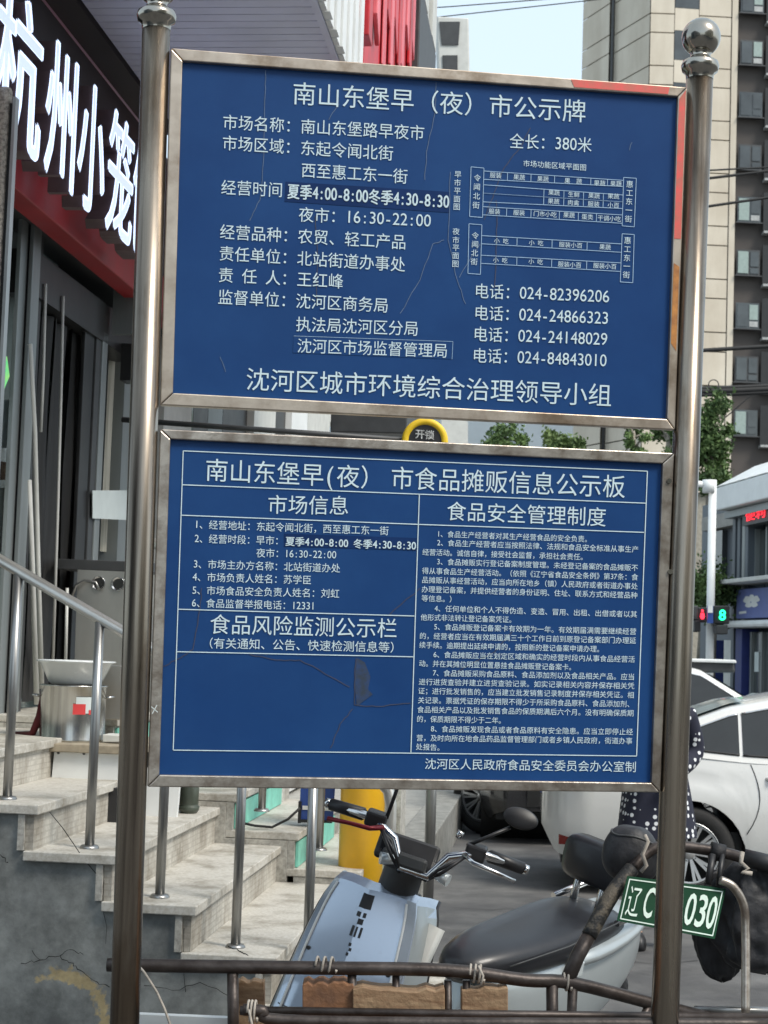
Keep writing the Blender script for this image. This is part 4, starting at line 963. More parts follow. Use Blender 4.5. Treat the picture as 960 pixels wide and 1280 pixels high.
loft([(-.55, .48, .56, .02, .8), (-.80, .44, .55, .05, .8), (-.97, .33, .45, .05, .8)], 'black', 'rear_fender')
# steering group, turned to the rider's left
stm = Matrix.Translation((.34, .045, HBZ)) @ Matrix.Rotation(R(34), 4, 'Z') @ Matrix.Rotation(R(-5), 4, 'X') @ Matrix.Scale(.80, 4, (0, 1, 0))
def S(x, y, z): return stm @ Vector((x, y, z))
part('handlebar', MB().tube([S(-.03, -.36, .02), S(0, -.20, .03), S(.03, -.10, .0), S(.04, -.05, -.07), S(.04, .05, -.07), S(.03, .10, .0), S(0, .20, .03), S(-.03, .36, .02)], .012, 12), 'chrome', sco)
for sg in (-1, 1):
    part('grip', MB().tube([S(-.012, sg * .23, .026), S(-.018, sg * .235, .026), S(-.03, sg * .36, .02)], [.013, .019, .0175], 16), 'black', sco)
    part('bar_end', MB().tube([S(-.03, sg * .36, .02), S(-.033, sg * .378, .019)], .014, 14), 'chrome', sco)
    part('switch_housing', MB().box(0, 0, 0, .05, .075, .045, mtx=stm @ Matrix.Translation((-.005, sg * .185, .028))), 'black', sco, bevel=.008)
    part('brake_lever', MB().tube([S(.03, sg * .15, .02), S(.065, sg * .19, .015), S(.055, sg * .27, .008), S(.045, sg * .345, -.002)], [.008, .007, .006, .007], 10), 'darkred' if sg < 0 else 'chrome', sco)
    part('mirror_stalk', MB().tube([S(-.0, sg * .15, .04), S(.01, sg * .19, .07), S(-.01, sg * .275, .125)] if sg > 0 else [S(0, sg * .15, .04), S(.0, sg * .145, .12), S(-.02, sg * .15, .22)], .0055, 8), 'black', sco)
    mm = stm @ Matrix.Translation((-.02, sg * .30, .155) if sg > 0 else (-.02, sg * .20, .27))
    mo = part('mirror', MB().lathe([(.0, -.012), (.04, -.010), (.058, .0), (.060, .008), (.054, .012), (0, .012)], 28, axis='X', mtx=mm @ Matrix.Rotation(R(-25), 4, 'Y') @ Matrix.Scale(1.05, 4, (0, 1, 0)) @ Matrix.Scale(.5, 4, (0, 0, 1))), 'black', sco)
    part('indicator', MB().tube([S(.05, sg * .07, -.05), S(.065, sg * .125, -.055)], [.014, .018], 12), 'lamp', sco)
part('display', MB().box(0, 0, 0, .022, .165, .075, mtx=stm @ Matrix.Translation((.01, -.045, -.03)) @ Matrix.Scale(1.35, 4, (0, 1, 0)) @ Matrix.Scale(1.2, 4, (0, 0, 1)) @ Matrix.Rotation(R(-38), 4, 'Y')), 'black', sco, bevel=.012)
part('display_hood', MB().box(0, 0, 0, .04, .13, .035, mtx=stm @ Matrix.Translation((.03, -.045, -.055)) @ Matrix.Scale(1.3, 4, (0, 1, 0)) @ Matrix.Scale(1.4, 4, (0, 0, 1)) @ Matrix.Rotation(R(-20), 4, 'Y')), 'darkgrey', sco, bevel=.012)
part('steering_neck', MB().tube([S(-.05, -.045, -.24), S(-.03, -.04, -.10), S(-.01, -.035, -.03)], [.062, .058, .05], 16), 'darkgrey', sco)
for k in range(4):
    part('brake_cable', MB().tube([S(.03, (-1) ** k * .16, .02), S(.09, (-1) ** k * (.10 - .01 * k), -.03), S(.03, (-1) ** k * .05, -.085), S(-.06, (-1) ** k * .03, -.11)], .005, 8), 'black', sco)
for (u_, t_) in ((-.8, .10), (.8, .10), (-.85, .55), (.85, .55), (0, .06)):
    p_ = on_cowl(t_, u_, .013); sc_o = part('cowl_screw', MB().tube([p_, p_ + Vector((.004, 0, 0))], .006, 10), 'darkgrey', sco); sc_o.matrix_local = CWM
for t_ in (.16,):
    sm_ = part('cowl_seam', MB().tube([on_cowl(t_, u_ / 8, .0125) for u_ in range(-8, 9)], .0018, 5), 'darkgrey', sco); sm_.matrix_local = CWM
part('seat_seam', MB().tube([(-.10 - .06 * k, .118 + .034 * min(1, k / 4), .635 + .012 * k) for k in range(11)], .0025, 5), 'darkgrey', sco)
part('side_vent', MB().box(-.30, .150, .46, .10, .02, .035), 'black', sco, bevel=.005)
part('key_knob', MB().tube([S(-.01, .11, .05), S(-.012, .115, .07)], .01, 10), 'chrome', sco)

# ================================================================ CARGO TRICYCLE rails in front
tk = thing('cargo_tricycle', 'rusty brown tube frame cargo tricycle behind the notice board posts', 'tricycle', PX(600, 1250, 4.95) * 1.0 - Vector((0, 0, PX(600, 1250, 4.95).z)))
def TP(pts, r, m='trike', name='rail', n=14, smooth=False):
    P = [PX(*p) for p in pts]
    if smooth:
        out = []
        for i in range(len(P) - 1):
            p0 = P[max(i - 1, 0)]; p1 = P[i]; p2 = P[i + 1]; p3 = P[min(i + 2, len(P) - 1)]
            for k in range(5):
                t = k / 5; out.append(.5 * ((2 * p1) + (p2 - p0) * t + (2 * p0 - 5 * p1 + 4 * p2 - p3) * t * t + (3 * p1 - p0 - 3 * p2 + p3) * t ** 3))
        out.append(P[-1]); P = out
    return part(name, MB().tube(P, r, n), m, tk, world=True)
TP([(134, 1206, 4.72), (250, 1208, 4.72), (400, 1210, 4.72), (560, 1213, 4.74), (655, 1225, 4.76), (716, 1229, 4.80), (830, 1258, 4.9), (900, 1276, 5.0)], .0185, smooth=True)
TP([(300, 1263, 4.66), (600, 1268, 4.68), (960, 1272, 4.72)], .012)
TP([(304, 1262, 4.60), (330, 1264, 4.60), (352, 1275, 4.60), (600, 1279, 4.60), (970, 1280, 4.62)], .0155, smooth=True)
TP([(291, 1216, 4.72), (292, 1330, 4.72)], .016, name='stanchion'); TP([(440, 1218, 4.73), (440, 1330, 4.73)], .013, name='stanchion'); TP([(495, 1218, 4.74), (495, 1330, 4.74)], .011, name='stanchion')
TP([(690, 1230, 4.78), (691, 1330, 4.78)], .017, name='stanchion'); TP([(716, 1232, 4.80), (712, 1330, 4.80)], .014, name='stanchion'); TP([(560, 1225, 4.75), (560, 1330, 4.75)], .011, name='stanchion'); TP([(583, 1225, 4.75), (583, 1330, 4.75)], .011, name='stanchion')
TP([(798, 1285, 4.86), (812, 1255, 4.88)], .012, name='stanchion')
TP([(708, 1228, 4.80), (722, 1195, 4.82), (736, 1170, 4.84)], .021, name='diagonal_bar', m='trike'); TP([(736, 1170, 4.84), (765, 1118, 4.88), (790, 1086, 4.92)], .0225, m='trikewrap', name='diagonal_bar', smooth=True)
TP([(790, 1086, 4.92), (815, 1062, 4.95), (850, 1058, 4.95), (905, 1066, 4.95), (935, 1074, 4.93), (985, 1084, 4.9)], .0165, name='handlebar', smooth=True)
TP([(930, 1072, 4.93), (985, 1085, 4.9)], .026, m='black', name='grip')
TP([(888, 1063, 4.95), (905, 1067, 4.95)], .026, m='blackrough', name='bar_clamp')
TP([(900, 1100, 4.85), (916, 1108, 4.85), (929, 1130, 4.85), (932, 1165, 4.85), (932, 1273, 4.78)], .0125, name='hoop', m='frame2', smooth=True)
TP([(940, 1078, 4.92), (985, 1080, 4.9)], .013, name='lever', m='string')
TP([(891, 1068, 4.93), (885, 1105, 4.9)], .010, name='stay', m='black'); TP([(903, 1068, 4.93), (898, 1108, 4.9)], .008, name='stay', m='black')
TP([(868, 1262, 4.98), (985, 1264, 5.0)], .011, name='rail', m='rail')
tf = part('bed_floor', MB().slab([PX(285, 1330, 4.5), PX(720, 1330, 4.5), PX(720, 1325, 4.95), PX(285, 1325, 4.95)], (0, 0, -.03)), 'wood2', tk, world=True)
for xw, Yw in ((330, 4.65), (690, 4.75)):
    pc_ = PX(xw, 1300, Yw); part('wheel', MB().lathe([(.22, -.02), (.27, -.025), (.3, 0), (.27, .025), (.22, .02)], 36, axis='Y', c=(pc_.x, pc_.y, .3)), 'rubber', tk, world=True)
    part('hub', MB().lathe([(0, -.03), (.21, -.01), (.21, .01), (0, .03)], 24, axis='Y', c=(pc_.x, pc_.y, .3)), 'darkgrey', tk, world=True)
pc_ = PX(960, 1300, 4.95); part('wheel', MB().lathe([(.22, -.02), (.27, -.025), (.3, 0), (.27, .025), (.22, .02)], 36, axis='Y', c=(pc_.x + .1, pc_.y, .3)), 'rubber', tk, world=True)
# number plate
PP = [(784, 1095), (907.5, 1111), (893.5, 1174), (771, 1151)]
def PLQ(u, v, d=0.0):  # u right, v down
    a = PX(*PP[0], 4.86); b = PX(*PP[1], 4.86); c2 = PX(*PP[2], 4.80); d2 = PX(*PP[3], 4.80)
    p = a * (1 - u) * (1 - v) + b * u * (1 - v) + c2 * u * v + d2 * (1 - u) * v
    return p + Vector((0, -d, 0))
pl_ = part('number_plate', MB().slab([PLQ(0, 0), PLQ(1, 0), PLQ(1, 1), PLQ(0, 1)], (0, .003, 0)), 'plate', tk, world=True, bevel=.001)
mb = MB()
def pe(u0, v0, u1, v1): mb.add([PLQ(u0, v0, .002), PLQ(u1, v0, .002), PLQ(u1, v1, .002), PLQ(u0, v1, .002)], [(0, 1, 2, 3)])
pe(.025, .05, .975, .075); pe(.025, .925, .975, .95); pe(.025, .05, .036, .95); pe(.964, .05, .975, .95)
part('plate_border', mb, 'plateprint', pl_, world=True)
mb = MB()
def pch(ch, u0, u1, v0=.17, v1=.83, bold=.012):
    vs_, fs = glyph(ch, bold); xs2 = [v.x for v in vs_]; ys2 = [v.y for v in vs_]; x0, x1, y0, y1 = min(xs2), max(xs2), min(ys2), max(ys2)
    mb.add([PLQ(u0 + (v.x - x0) / (x1 - x0) * (u1 - u0), v1 - (v.y - y0) / (y1 - y0) * (v1 - v0), .0022) for v in vs_], fs)
pch('辽', .06, .185, .2, .85, .0); pch('C', .225, .325); pch('·', .36, .385, .47, .56); pch('0', .41, .51); pch('0', .645, .745); pch('3', .76, .855); pch('0', .865, .955)
part('plate_lettering', mb, 'plateprint', pl_, world=True, recalc=False)
# strings
def wrap(x, y, Y, r, n=3, w_=8, tail=None, name='string', label='', tall=1):
    c0 = PX(x, y, Y); mb_ = MB()
    P = [c0 + Vector((w_ * .0023 * (k / (n * 12) - .5), -r * math.cos(k * math.pi / 6), r * tall * math.sin(k * math.pi / 6))) for k in range(n * 12)]
    mb_.tube(P, .0035, 6)
    if tail: mb_.tube([PX(*t) for t in tail], .0035, 6)
    return single(name, mb_, 'string', label, 'string')
wrap(408, 1206, 4.72, .021, 3, 26, label='pale string wound round the top rail in front of the scooter cowl')
wrap(596, 1217, 4.75, .024, 3, 18, [(598, 1207, 4.72), (604, 1220, 4.71), (601, 1232, 4.71)], label='white string tied on the top rail below the scooter seat')
wrap(316, 1264, 4.60, .020, 3, 12, [(311, 1262, 4.57), (316, 1285, 4.57), (314, 1300, 4.57)], label='grey rope tied at the left end of the lower rail', tall=1.4)
wrap(709, 1227, 4.80, .024, 2, 10, label='thin string at the foot of the diagonal bar')
single('string', MB().tube([PX(*t) for t in ((172, 1206, 4.69), (180, 1215, 4.68), (196, 1240, 4.68), (206, 1262, 4.67), (216, 1290, 4.66))], .0035, 6), 'string', 'loose pale cord hanging from the left end of the top rail', 'string')
# wood in the bed
def wood(x0, y0, x1, y1, Y, m, label, dy=.05, slant=0):
    P = [PX(x0, y0, Y), PX(x1, y0 + slant, Y), PX(x1, y1, Y), PX(x0, y1, Y)]
    mb_ = MB(); N_ = 10; rows = []
    top = []
    for i in range(N_ + 1):
        t = i / N_; a = P[0].lerp(P[1], t); b = P[3].lerp(P[2], t); a = a + Vector((0, 0, random.uniform(-.006, .006))); top.append((a, b))
    front = [a for a, b in top] + [b for a, b in reversed(top)]
    mb_.slab(front, (0, dy, 0)); return single('wood_block', mb_, m, label, 'wood', bevel=.003)
wood(294, 1226, 330, 1285, 4.78, 'wood', 'brown wooden block standing left, beside the first stanchion')
wood(378, 1230, 442, 1300, 4.70, 'wood2', 'reddish brown worn wooden block below the scooter cowl', .1)
wood(441, 1236, 556, 1300, 4.68, 'wood', 'long rough sawn timber in the middle of the bed', .1, 3)
wood(577, 1237, 635, 1300, 4.72, 'wood', 'pale striped wood offcut below the scooter seat', .07)
wb = [PX(170, 1268, 4.85), PX(312, 1274, 4.85), PX(312, 1300, 4.85), PX(170, 1300, 4.85)]
single('white_panel', MB().slab(wb, (0, .03, 0)), 'white', 'white board edge low at the foot of the left post', 'panel')

# bags
def blob(cs, m, name, label, cat, vox=.012, crease=.012, seed=0):
    mb_ = MB()
    for (x, y, Y, rx, ry, rz) in cs:
        b = bmesh.new(); bmesh.ops.create_icosphere(b, subdivisions=4, radius=1); c0 = PX(x, y, Y)
        vs_ = []
        for v in b.verts:
            p = Vector((v.co.x * rx, v.co.y * ry, v.co.z * rz)) + c0
            q2 = p + noise.noise_vector(p * 7) * .05; n_ = noise.noise(p * 9 + Vector((seed, 0, 0))) * crease * 2 - abs(noise.noise(Vector((q2.x * 24, q2.y * 10, q2.z * 9)) + Vector((0, seed, 0)))) * crease * 3.2 + crease
            vs_.append(p + v.co.normalized() * n_)
        mb_.add(vs_, [tuple(v.index for v in f.verts) for f in b.faces], True); b.free()
    o = single(name, mb_, m, label, cat)
    rm = o.modifiers.new('remesh', 'REMESH'); rm.mode = 'VOXEL'; rm.voxel_size = vox; rm.use_smooth_shade = True
    for nm_, sz_, st_ in (('folds', .06, .016), ('creases', .03, .004)):
        tx = bpy.data.textures.new(nm_, 'CLOUDS'); tx.noise_scale = sz_; tx.noise_depth = 2
        dm = o.modifiers.new(nm_, 'DISPLACE'); dm.texture = tx; dm.strength = st_; dm.mid_level = .5; dm.texture_coords = 'LOCAL'
    return o
def sack(top, mid, bot, r0, r1, r2, label, folds=7, seed=1, flat=.7, m='nylon'):
    A, B_, C_ = PX(*top), PX(*mid), PX(*bot); rnd = random.Random(seed); ph = [rnd.uniform(0, 6.28) for _ in range(6)]; rows = []
    for k in range(27):
        t = k / 26; c0 = A * (1 - t) ** 2 + B_ * 2 * t * (1 - t) + C_ * t * t
        r_ = (r0 * (1 - t) ** 2 + r1 * 2.0 * t * (1 - t) + r2 * t * t) * (1 if t < .9 else math.sqrt(max(0.0, 1 - ((t - .9) / .1) ** 2)) * .9 + .05)
        row_ = []
        for j in range(56):
            a = 2 * math.pi * j / 56
            f_ = 1 + (.18 * (1 - t) + .09) * math.sin(folds * a + ph[0] + 1.2 * t) + .06 * math.sin((folds * 2 + 1) * a + ph[1] - 2 * t) + .09 * math.sin(2 * a + ph[2] + 3 * t) + .16 * noise.noise(Vector((math.cos(a) * 2.2, math.sin(a) * 2.2 + t * 6, seed))) + .07 * noise.noise(Vector((math.cos(a) * 6, math.sin(a) * 6 + t * 14, seed)))
            row_.append(c0 + Vector((math.cos(a) * r_ * f_, math.sin(a) * r_ * f_ * flat, .006 * math.sin(5 * a + 9 * t))))
        rows.append(row_)
    mb_ = MB().grid(rows, True, close=True); mb_.f.append(list(range(56))); mb_.smooth.append(True); b0 = 26 * 56; mb_.f.append([b0 + j for j in range(56)]); mb_.smooth.append(True)
    return single('cloth_bag', mb_, m, label, 'bag')
sack((942, 1078, 4.98), (962, 1125, 5.0), (958, 1216, 5.0), .04, .21, .115, 'large black bag hanging from the handlebar at the right edge', 6, 4)
sack((905, 1090, 5.04), (885, 1160, 5.06), (903, 1226, 5.08), .03, .085, .045, 'limp black bag hanging below the number plate inside the hoop', 5, 8, .5)
cb0 = PX(789, 1067, 4.99); rows = []
for k in range(25):
    t = k / 24; a_ = math.pi * (t - .5); rows.append([cb0 + Vector((.083 * (abs(math.cos(a_)) ** .7) * math.cos(b_) * (1 - .10 * math.sin(a_)) + .012 * math.sin(a_), .06 * (abs(math.cos(a_)) ** .7) * math.sin(b_), .080 * math.sin(a_) + abs(math.cos(a_)) * (.006 * math.sin(3 * b_) - .018 * math.cos(b_)))) * 1.0 for b_ in [2 * math.pi * j / 40 for j in range(40)]])
sb = single('cloth_bag', MB().grid(rows, True, close=True), 'nylon', 'round black bag with a rim seam tied on the bar above the number plate', 'bag')
off_ = Vector(sb.location)
P = [rows[17][j % 40] for j in range(16, 41)]
part('rim_seam', MB().tube([p - off_ for p in P], .0035, 6), 'darkgrey', sb)
mb = MB().tube([PX(*t) for t in ((806, 1044, 4.90), (810, 1052, 4.89), (803, 1068, 4.89), (808, 1082, 4.89), (801, 1090, 4.89))], .006, 8); single('string', mb, 'string', 'grey twine round the black bag beside the right post', 'string')
mb = MB().tube([PX(*t) for t in ((928, 1065, 4.90), (926, 1078, 4.89), (935, 1086, 4.89), (928, 1090, 4.88), (940, 1092, 4.88))], .007, 8); single('string', mb, 'string', 'grey cord knotted on the handlebar grip at right', 'string')

# ================================================================ CARS
def car(label, loc, rotz, paint, L=4.6, H=1.45, Wd=1.78, kind='sedan', steer=0, glassfront='windscreen', cat='car', name='parked_car', wr=.32):
    t = thing(name, label, cat, loc, rotz)
    hw = Wd / 2; xf = L / 2; fw, rw = L / 2 - .88, -L / 2 + 1.02
    def arch(x):
        z_ = .20
        for cx_ in (fw, rw):
            d = abs(x - cx_)
            if d < wr + .065: z_ = max(z_, .30 + math.sqrt((wr + .065) ** 2 - d * d) - .0)
        return z_
    def interp(tab, x):
        for i in range(len(tab) - 1):
            if tab[i][0] <= x <= tab[i + 1][0]:
                u = (x - tab[i][0]) / (tab[i + 1][0] - tab[i][0]); return tab[i][1] + (tab[i + 1][1] - tab[i][1]) * u
        return tab[0][1] if x < tab[0][0] else tab[-1][1]
    k = H / 1.45
    belt = [(-xf, .90 * k), (-xf + .06, 1.02 * k), (-xf + .45, 1.04 * k), (-.9, .97 * k), (.6, .93 * k), (1.1, .92 * k), (xf - .5, .80 * k), (xf - .12, .68 * k), (xf, .52 * k)]
    width = [(-xf, .60), (-xf + .05, .74), (-xf + .14, .86), (-xf + .3, .94), (-xf + .6, .985), (-.6, 1), (1.0, 1), (xf - .5, .97), (xf - .15, .86), (xf, .70)]
    base_ = [(-xf, .46), (-xf + .1, .28), (-xf + .4, .2), (xf - .3, .2), (xf, .3)]
    N_ = int(L / .045); rows = []; T = [0, .08, .2, .35, .5, .64, .76, .86, .93, .975, 1]
    for i in range(N_ + 1):
        x = -xf + L * i / N_; zb_ = interp(belt, x); zl = max(arch(x), interp(base_, x)); wx = hw * interp(width, x); r_ = []
        for tt in T:
            z_ = zl + (zb_ - zl) * tt; g_ = (z_ - .2) / max(.01, zb_ - .2)
            bul = 1 - .07 * max(0, (.35 - g_) / .35) ** 1.5 - .075 * max(0, (g_ - .62) / .38) ** 1.4 - .018 * math.exp(-((g_ - .80) / .03) ** 2)
            r_.append((x, wx * bul, z_))
        L_ = [Vector(p) for p in r_]; cen = [Vector((x, wx * .6, zb_ + .025)), Vector((x, 0, zb_ + .04)), Vector((x, -wx * .6, zb_ + .025))]
        Rr = [Vector((p.x, -p.y, p.z)) for p in reversed(L_)]; rows.append(L_ + cen + Rr)
    mb_ = MB().grid(rows, True); n_ = len(rows[0]); mb_.f.append(list(range(n_))); mb_.smooth.append(False); b0 = (len(rows) - 1) * n_; mb_.f.append([b0 + j for j in range(n_)]); mb_.smooth.append(False)
    body = part('body', mb_, paint, t)
    part('underbody', MB().box(0, 0, .34, L * .94, Wd * .80, .26), 'trim', t)
    # greenhouse
    if kind == 'sedan': roof = [(-xf + .50, 1.02 * k), (-xf + .95, 1.20 * k), (-xf + 1.30, 1.335 * k), (-xf + 1.70, 1.42 * k), (-xf + 2.2, 1.45 * k), (.25, 1.43 * k), (.6, 1.35 * k), (1.3, .95 * k)]
    else: roof = [(-xf + .08, 1.0 * k), (-xf + .30, 1.34 * k), (-xf + .55, 1.42 * k), (-xf + 1.2, 1.45 * k), (0, 1.45 * k), (.5, 1.36 * k), (1.25, .95 * k)]
    x0, x1 = roof[0][0], roof[-1][0]; rows = []; NG = 60
    def gy(x, z_):
        zb_ = interp(belt, x); u = (z_ - zb_) / (1.45 * k - zb_); return hw * .925 - u * .25
    for i in range(NG + 1):
        x = x0 + (x1 - x0) * i / NG; zb_ = interp(belt, x) - .01; zr = max(zb_ + .002, interp(roof, x)); r_ = []
        for u in (0, .3, .6, .85, .95): z_ = zb_ + (zr - zb_) * u; r_.append(Vector((x, gy(x, z_), z_)))
        yt = gy(x, zr); r_ += [Vector((x, yt - .07, zr)), Vector((x, yt * .5, zr + .015)), Vector((x, 0, zr + .02))]
        r_ += [Vector((p.x, -p.y, p.z)) for p in reversed(r_[:-1])]; rows.append(r_)
    part('roof', MB().grid(rows, True), paint, t)
    # side windows
    def win(xa, xb, inset=.05, ins_top=.075):
        for sg in (1, -1):
            rows_ = []
            n2 = 14
            for i in range(n2 + 1):
                x = xa + (xb - xa) * i / n2; zb_ = interp(belt, x) + inset; zr = interp(roof, x) - ins_top
                if zr < zb_ + .004: zr = zb_ + .004
                rows_.append([Vector((x, sg * (gy(x, zb_ + (zr - zb_) * u) + .006), zb_ + (zr - zb_) * u)) for u in (0, .33, .66, 1)])
            part('side_window', MB().grid(rows_), 'carglass', t)
            P = [r_[-1] for r_ in rows_]; part('window_trim', MB().tube(P, .009, 6), 'chrome', t)
            P = [r_[0] for r_ in rows_]; part('window_trim', MB().tube(P, .008, 6), 'trim', t)
    if kind == 'sedan':
        win(-xf + .90, -xf + 1.03, .03, .05); win(-xf + 1.06, -xf + 1.36, .04, .06); win(-xf + 1.385, -xf + 2.04, .04, .06); win(-xf + 2.11, 1.02, .04, .06)
        ra, rb = (-xf + .55, -xf + 1.42)
    else:
        win(-xf + .45, -xf + 1.1); win(-xf + 1.17, -xf + 2.05); win(-xf + 2.12, .95); ra, rb = (-xf + .12, -xf + .36)
    # glass front and rear
    for (xa, xb, nm) in ((ra, rb, 'rear_window'), (.62, 1.24, 'windscreen')):
        rows_ = []
        for i in range(9):
            x = xa + (xb - xa) * i / 8; zr = interp(roof, x) + .022; yy = gy(x, zr) - .09
            rows_.append([Vector((x, yy * j / 4, zr + .012 * (1 - abs(j / 4)))) for j in range(-4, 5)])
        part(nm, MB().grid(rows_), glassfront, t)
    # doors seams and handles
    for sg in (1, -1):
        for xd in (rw + .40, rw + 1.35, rw + 2.30):
            P = []
            for i in range(12):
                u = i / 11; xx = xd + (.16 * (1 - u) ** 2 * -1 if xd < rw + .5 else 0) + (.10 * math.sin(u * 3) if xd < rw + .5 else 0); zb_ = interp(belt, xx); z_ = .30 + (zb_ - .32) * u; g_ = (z_ - .2) / (zb_ - .2)
                bul = 1 - .07 * max(0, (.35 - g_) / .35) ** 1.5 - .075 * max(0, (g_ - .62) / .38) ** 1.4
                P.append(Vector((xx, sg * (hw * interp(width, xx) * bul + .001), z_)))
            if P[0].z < arch(P[0].x): P = [p for p in P if p.z > arch(p.x) + .01]
            part('door_seam', MB().tube(P, .0035, 5), 'darkgrey', t)
        for xh in (rw + .52, rw + 1.5):
            part('door_handle', MB().tube([(xh, sg * hw * .955, .855 * k), (xh + .03, sg * (hw * .955 + .028), .857 * k), (xh + .17, sg * (hw * .955 + .028), .852 * k), (xh + .20, sg * hw * .955, .85 * k)], [.012, .016, .016, .012], 10), paint, t)
        part('tail_lamp', MB().grid([[Vector((-xf + .02 + .11 * j, sg * (hw * (.86 + .045 * j) + .006), .78 * k + .07 * i)) for j in range(4)] for i in range(3)]), 'reflector', t)
        part('bumper_reflector', MB().grid([[Vector((-xf + .12 + .12 * j, sg * (hw * (.885 + .035 * j) + .006), .345 + .07 * i * (1 - .42 * j) + .0 * j)) for j in range(3)] for i in range(2)]), 'reflector', t)
        part('headlamp', MB().grid([[Vector((xf - .05 - .14 * j, sg * (hw * (.76 + .065 * j) + .006), .58 * k + .06 * i + .01 * j)) for j in range(4)] for i in range(3)]), 'lamp', t)
        part('door_mirror', MB().box(.92, sg * (hw + .07), .98 * k, .10, .18, .12), paint, t, bevel=.03)
    part('number_plate', MB().box(-xf - .006, 0, .72, .01, .44, .14), 'cone', t); part('grille', MB().box(xf - .01, 0, .42, .04, .9, .16), 'trim', t)
    for cx_, stv in ((fw, steer), (rw, 0)):
        for sg in (1, -1):
            mt = Matrix.Translation((cx_, sg * (hw - .115), wr)) @ Matrix.Rotation(stv, 4, 'Z') @ (Matrix.Identity(4) if sg < 0 else Matrix.Rotation(math.pi, 4, 'Z'))
            r = wr; wd = .21
            w_ = part('wheel', MB().lathe([(r * .66, -wd * .42), (r * .70, -wd * .47), (r * .88, -wd * .5), (r * .97, -wd * .40), (r, -wd * .2), (r, wd * .3), (r * .9, wd * .5), (r * .6, wd * .45)], 48, axis='Y', mtx=mt), 'rubber', t)
            part('rim', MB().lathe([(r * .67, -wd * .44), (r * .64, -wd * .46), (r * .61, -wd * .36), (r * .60, wd * .1), (0, wd * .12)], 40, axis='Y', mtx=mt), 'darkgrey', w_)
            sp = MB()
            for q_ in range(10):
                for dd in (-.10, .10):
                    a = 2 * math.pi * q_ / 10; a2 = a + dd
                    p0 = Vector((r * .10 * math.cos(a), -wd * .36, r * .10 * math.sin(a))); p1 = Vector((r * .62 * math.cos(a2), -wd * .43, r * .62 * math.sin(a2)))
                    dr = (p1 - p0).normalized(); sd2 = dr.cross(Vector((0, 1, 0))) * .0085
                    sp.slab([mt @ (p0 - sd2), mt @ (p0 + sd2), mt @ (p1 + sd2 * 1.3), mt @ (p1 - sd2 * 1.3)], mt.to_3x3() @ Vector((0, .03, 0)))
            sp.lathe([(0, -wd * .42), (r * .10, -wd * .42), (r * .14, -wd * .34), (r * .14, 0)], 24, axis='Y', mtx=mt)
            sp.lathe([(r * .60, -wd * .42), (r * .665, -wd * .455), (r * .67, -wd * .40), (r * .60, -wd * .36)], 40, axis='Y', mtx=mt)
            part('spokes', sp, 'alloy', w_)
            for q_ in range(5):
                a = 2 * math.pi * (q_ + .5) / 5; c0 = Vector((r * .19 * math.cos(a), 0, r * .19 * math.sin(a)))
                part('wheel_nut', MB().tube([mt @ (c0 + Vector((0, -wd * .37, 0))), mt @ (c0 + Vector((0, -wd * .30, 0)))], .012, 8), 'darkgrey', w_)
    for cx_ in (fw, rw): part('wheel_well', MB().lathe([(wr + .062, -hw + .06), (wr + .062, hw - .06)], 32, axis='Y', c=(cx_, 0, .30)), 'trim', t)
    return t
wz = PX(862, 1071, 11.75)
rzc = R(-5)
offc = Matrix.Rotation(rzc, 3, 'Z') @ Vector((-4.6 / 2 + 1.02, -.89, 0))
car('white sedan parked behind the right post, rear wheel in view', (wz.x - offc.x, wz.y - offc.y, 0), rzc, 'pearl', wr=.325)
# black car pointing at the camera, wheel turned
wz = PX(598, 991, 15.6); rz2 = R(-92); offc = Matrix.Rotation(rz2, 3, 'Z') @ Vector((4.5 / 2 - .88, -.85, 0))
car('black car nose-on behind the boards with a turned silver front wheel', (wz.x - offc.x, wz.y - offc.y, 0), rz2, 'carblack', L=4.5, H=1.5, steer=R(48), wr=.34)
wz = PX(897, 893, 15.2)
car('dark grey car with pale blue windscreen beyond the white sedan', (wz.x + 1.25, wz.y + .9, 0), R(182), 'cargrey', H=1.43)
wz = PX(926, 848, 20)
vn = car('white van with a roof box farthest back by the traffic light', (wz.x - .9, wz.y + .9, 0), R(-2), 'pearl', L=4.5, H=1.62, kind='van')
a = [PX(x, y, 20.4) for x, y in ((850, 826), (918, 828), (920, 841), (850, 841))]
part('roof_box', MB().slab(a, (0, .7, 0)), 'darkgrey', vn, world=True, bevel=.03)
a = [PX(x, y, 20.35) for x, y in ((850, 823), (920, 825), (921, 829), (850, 827))]; part('rack_rail', MB().slab(a, (0, .8, 0)), 'white', vn, world=True, bevel=.01)

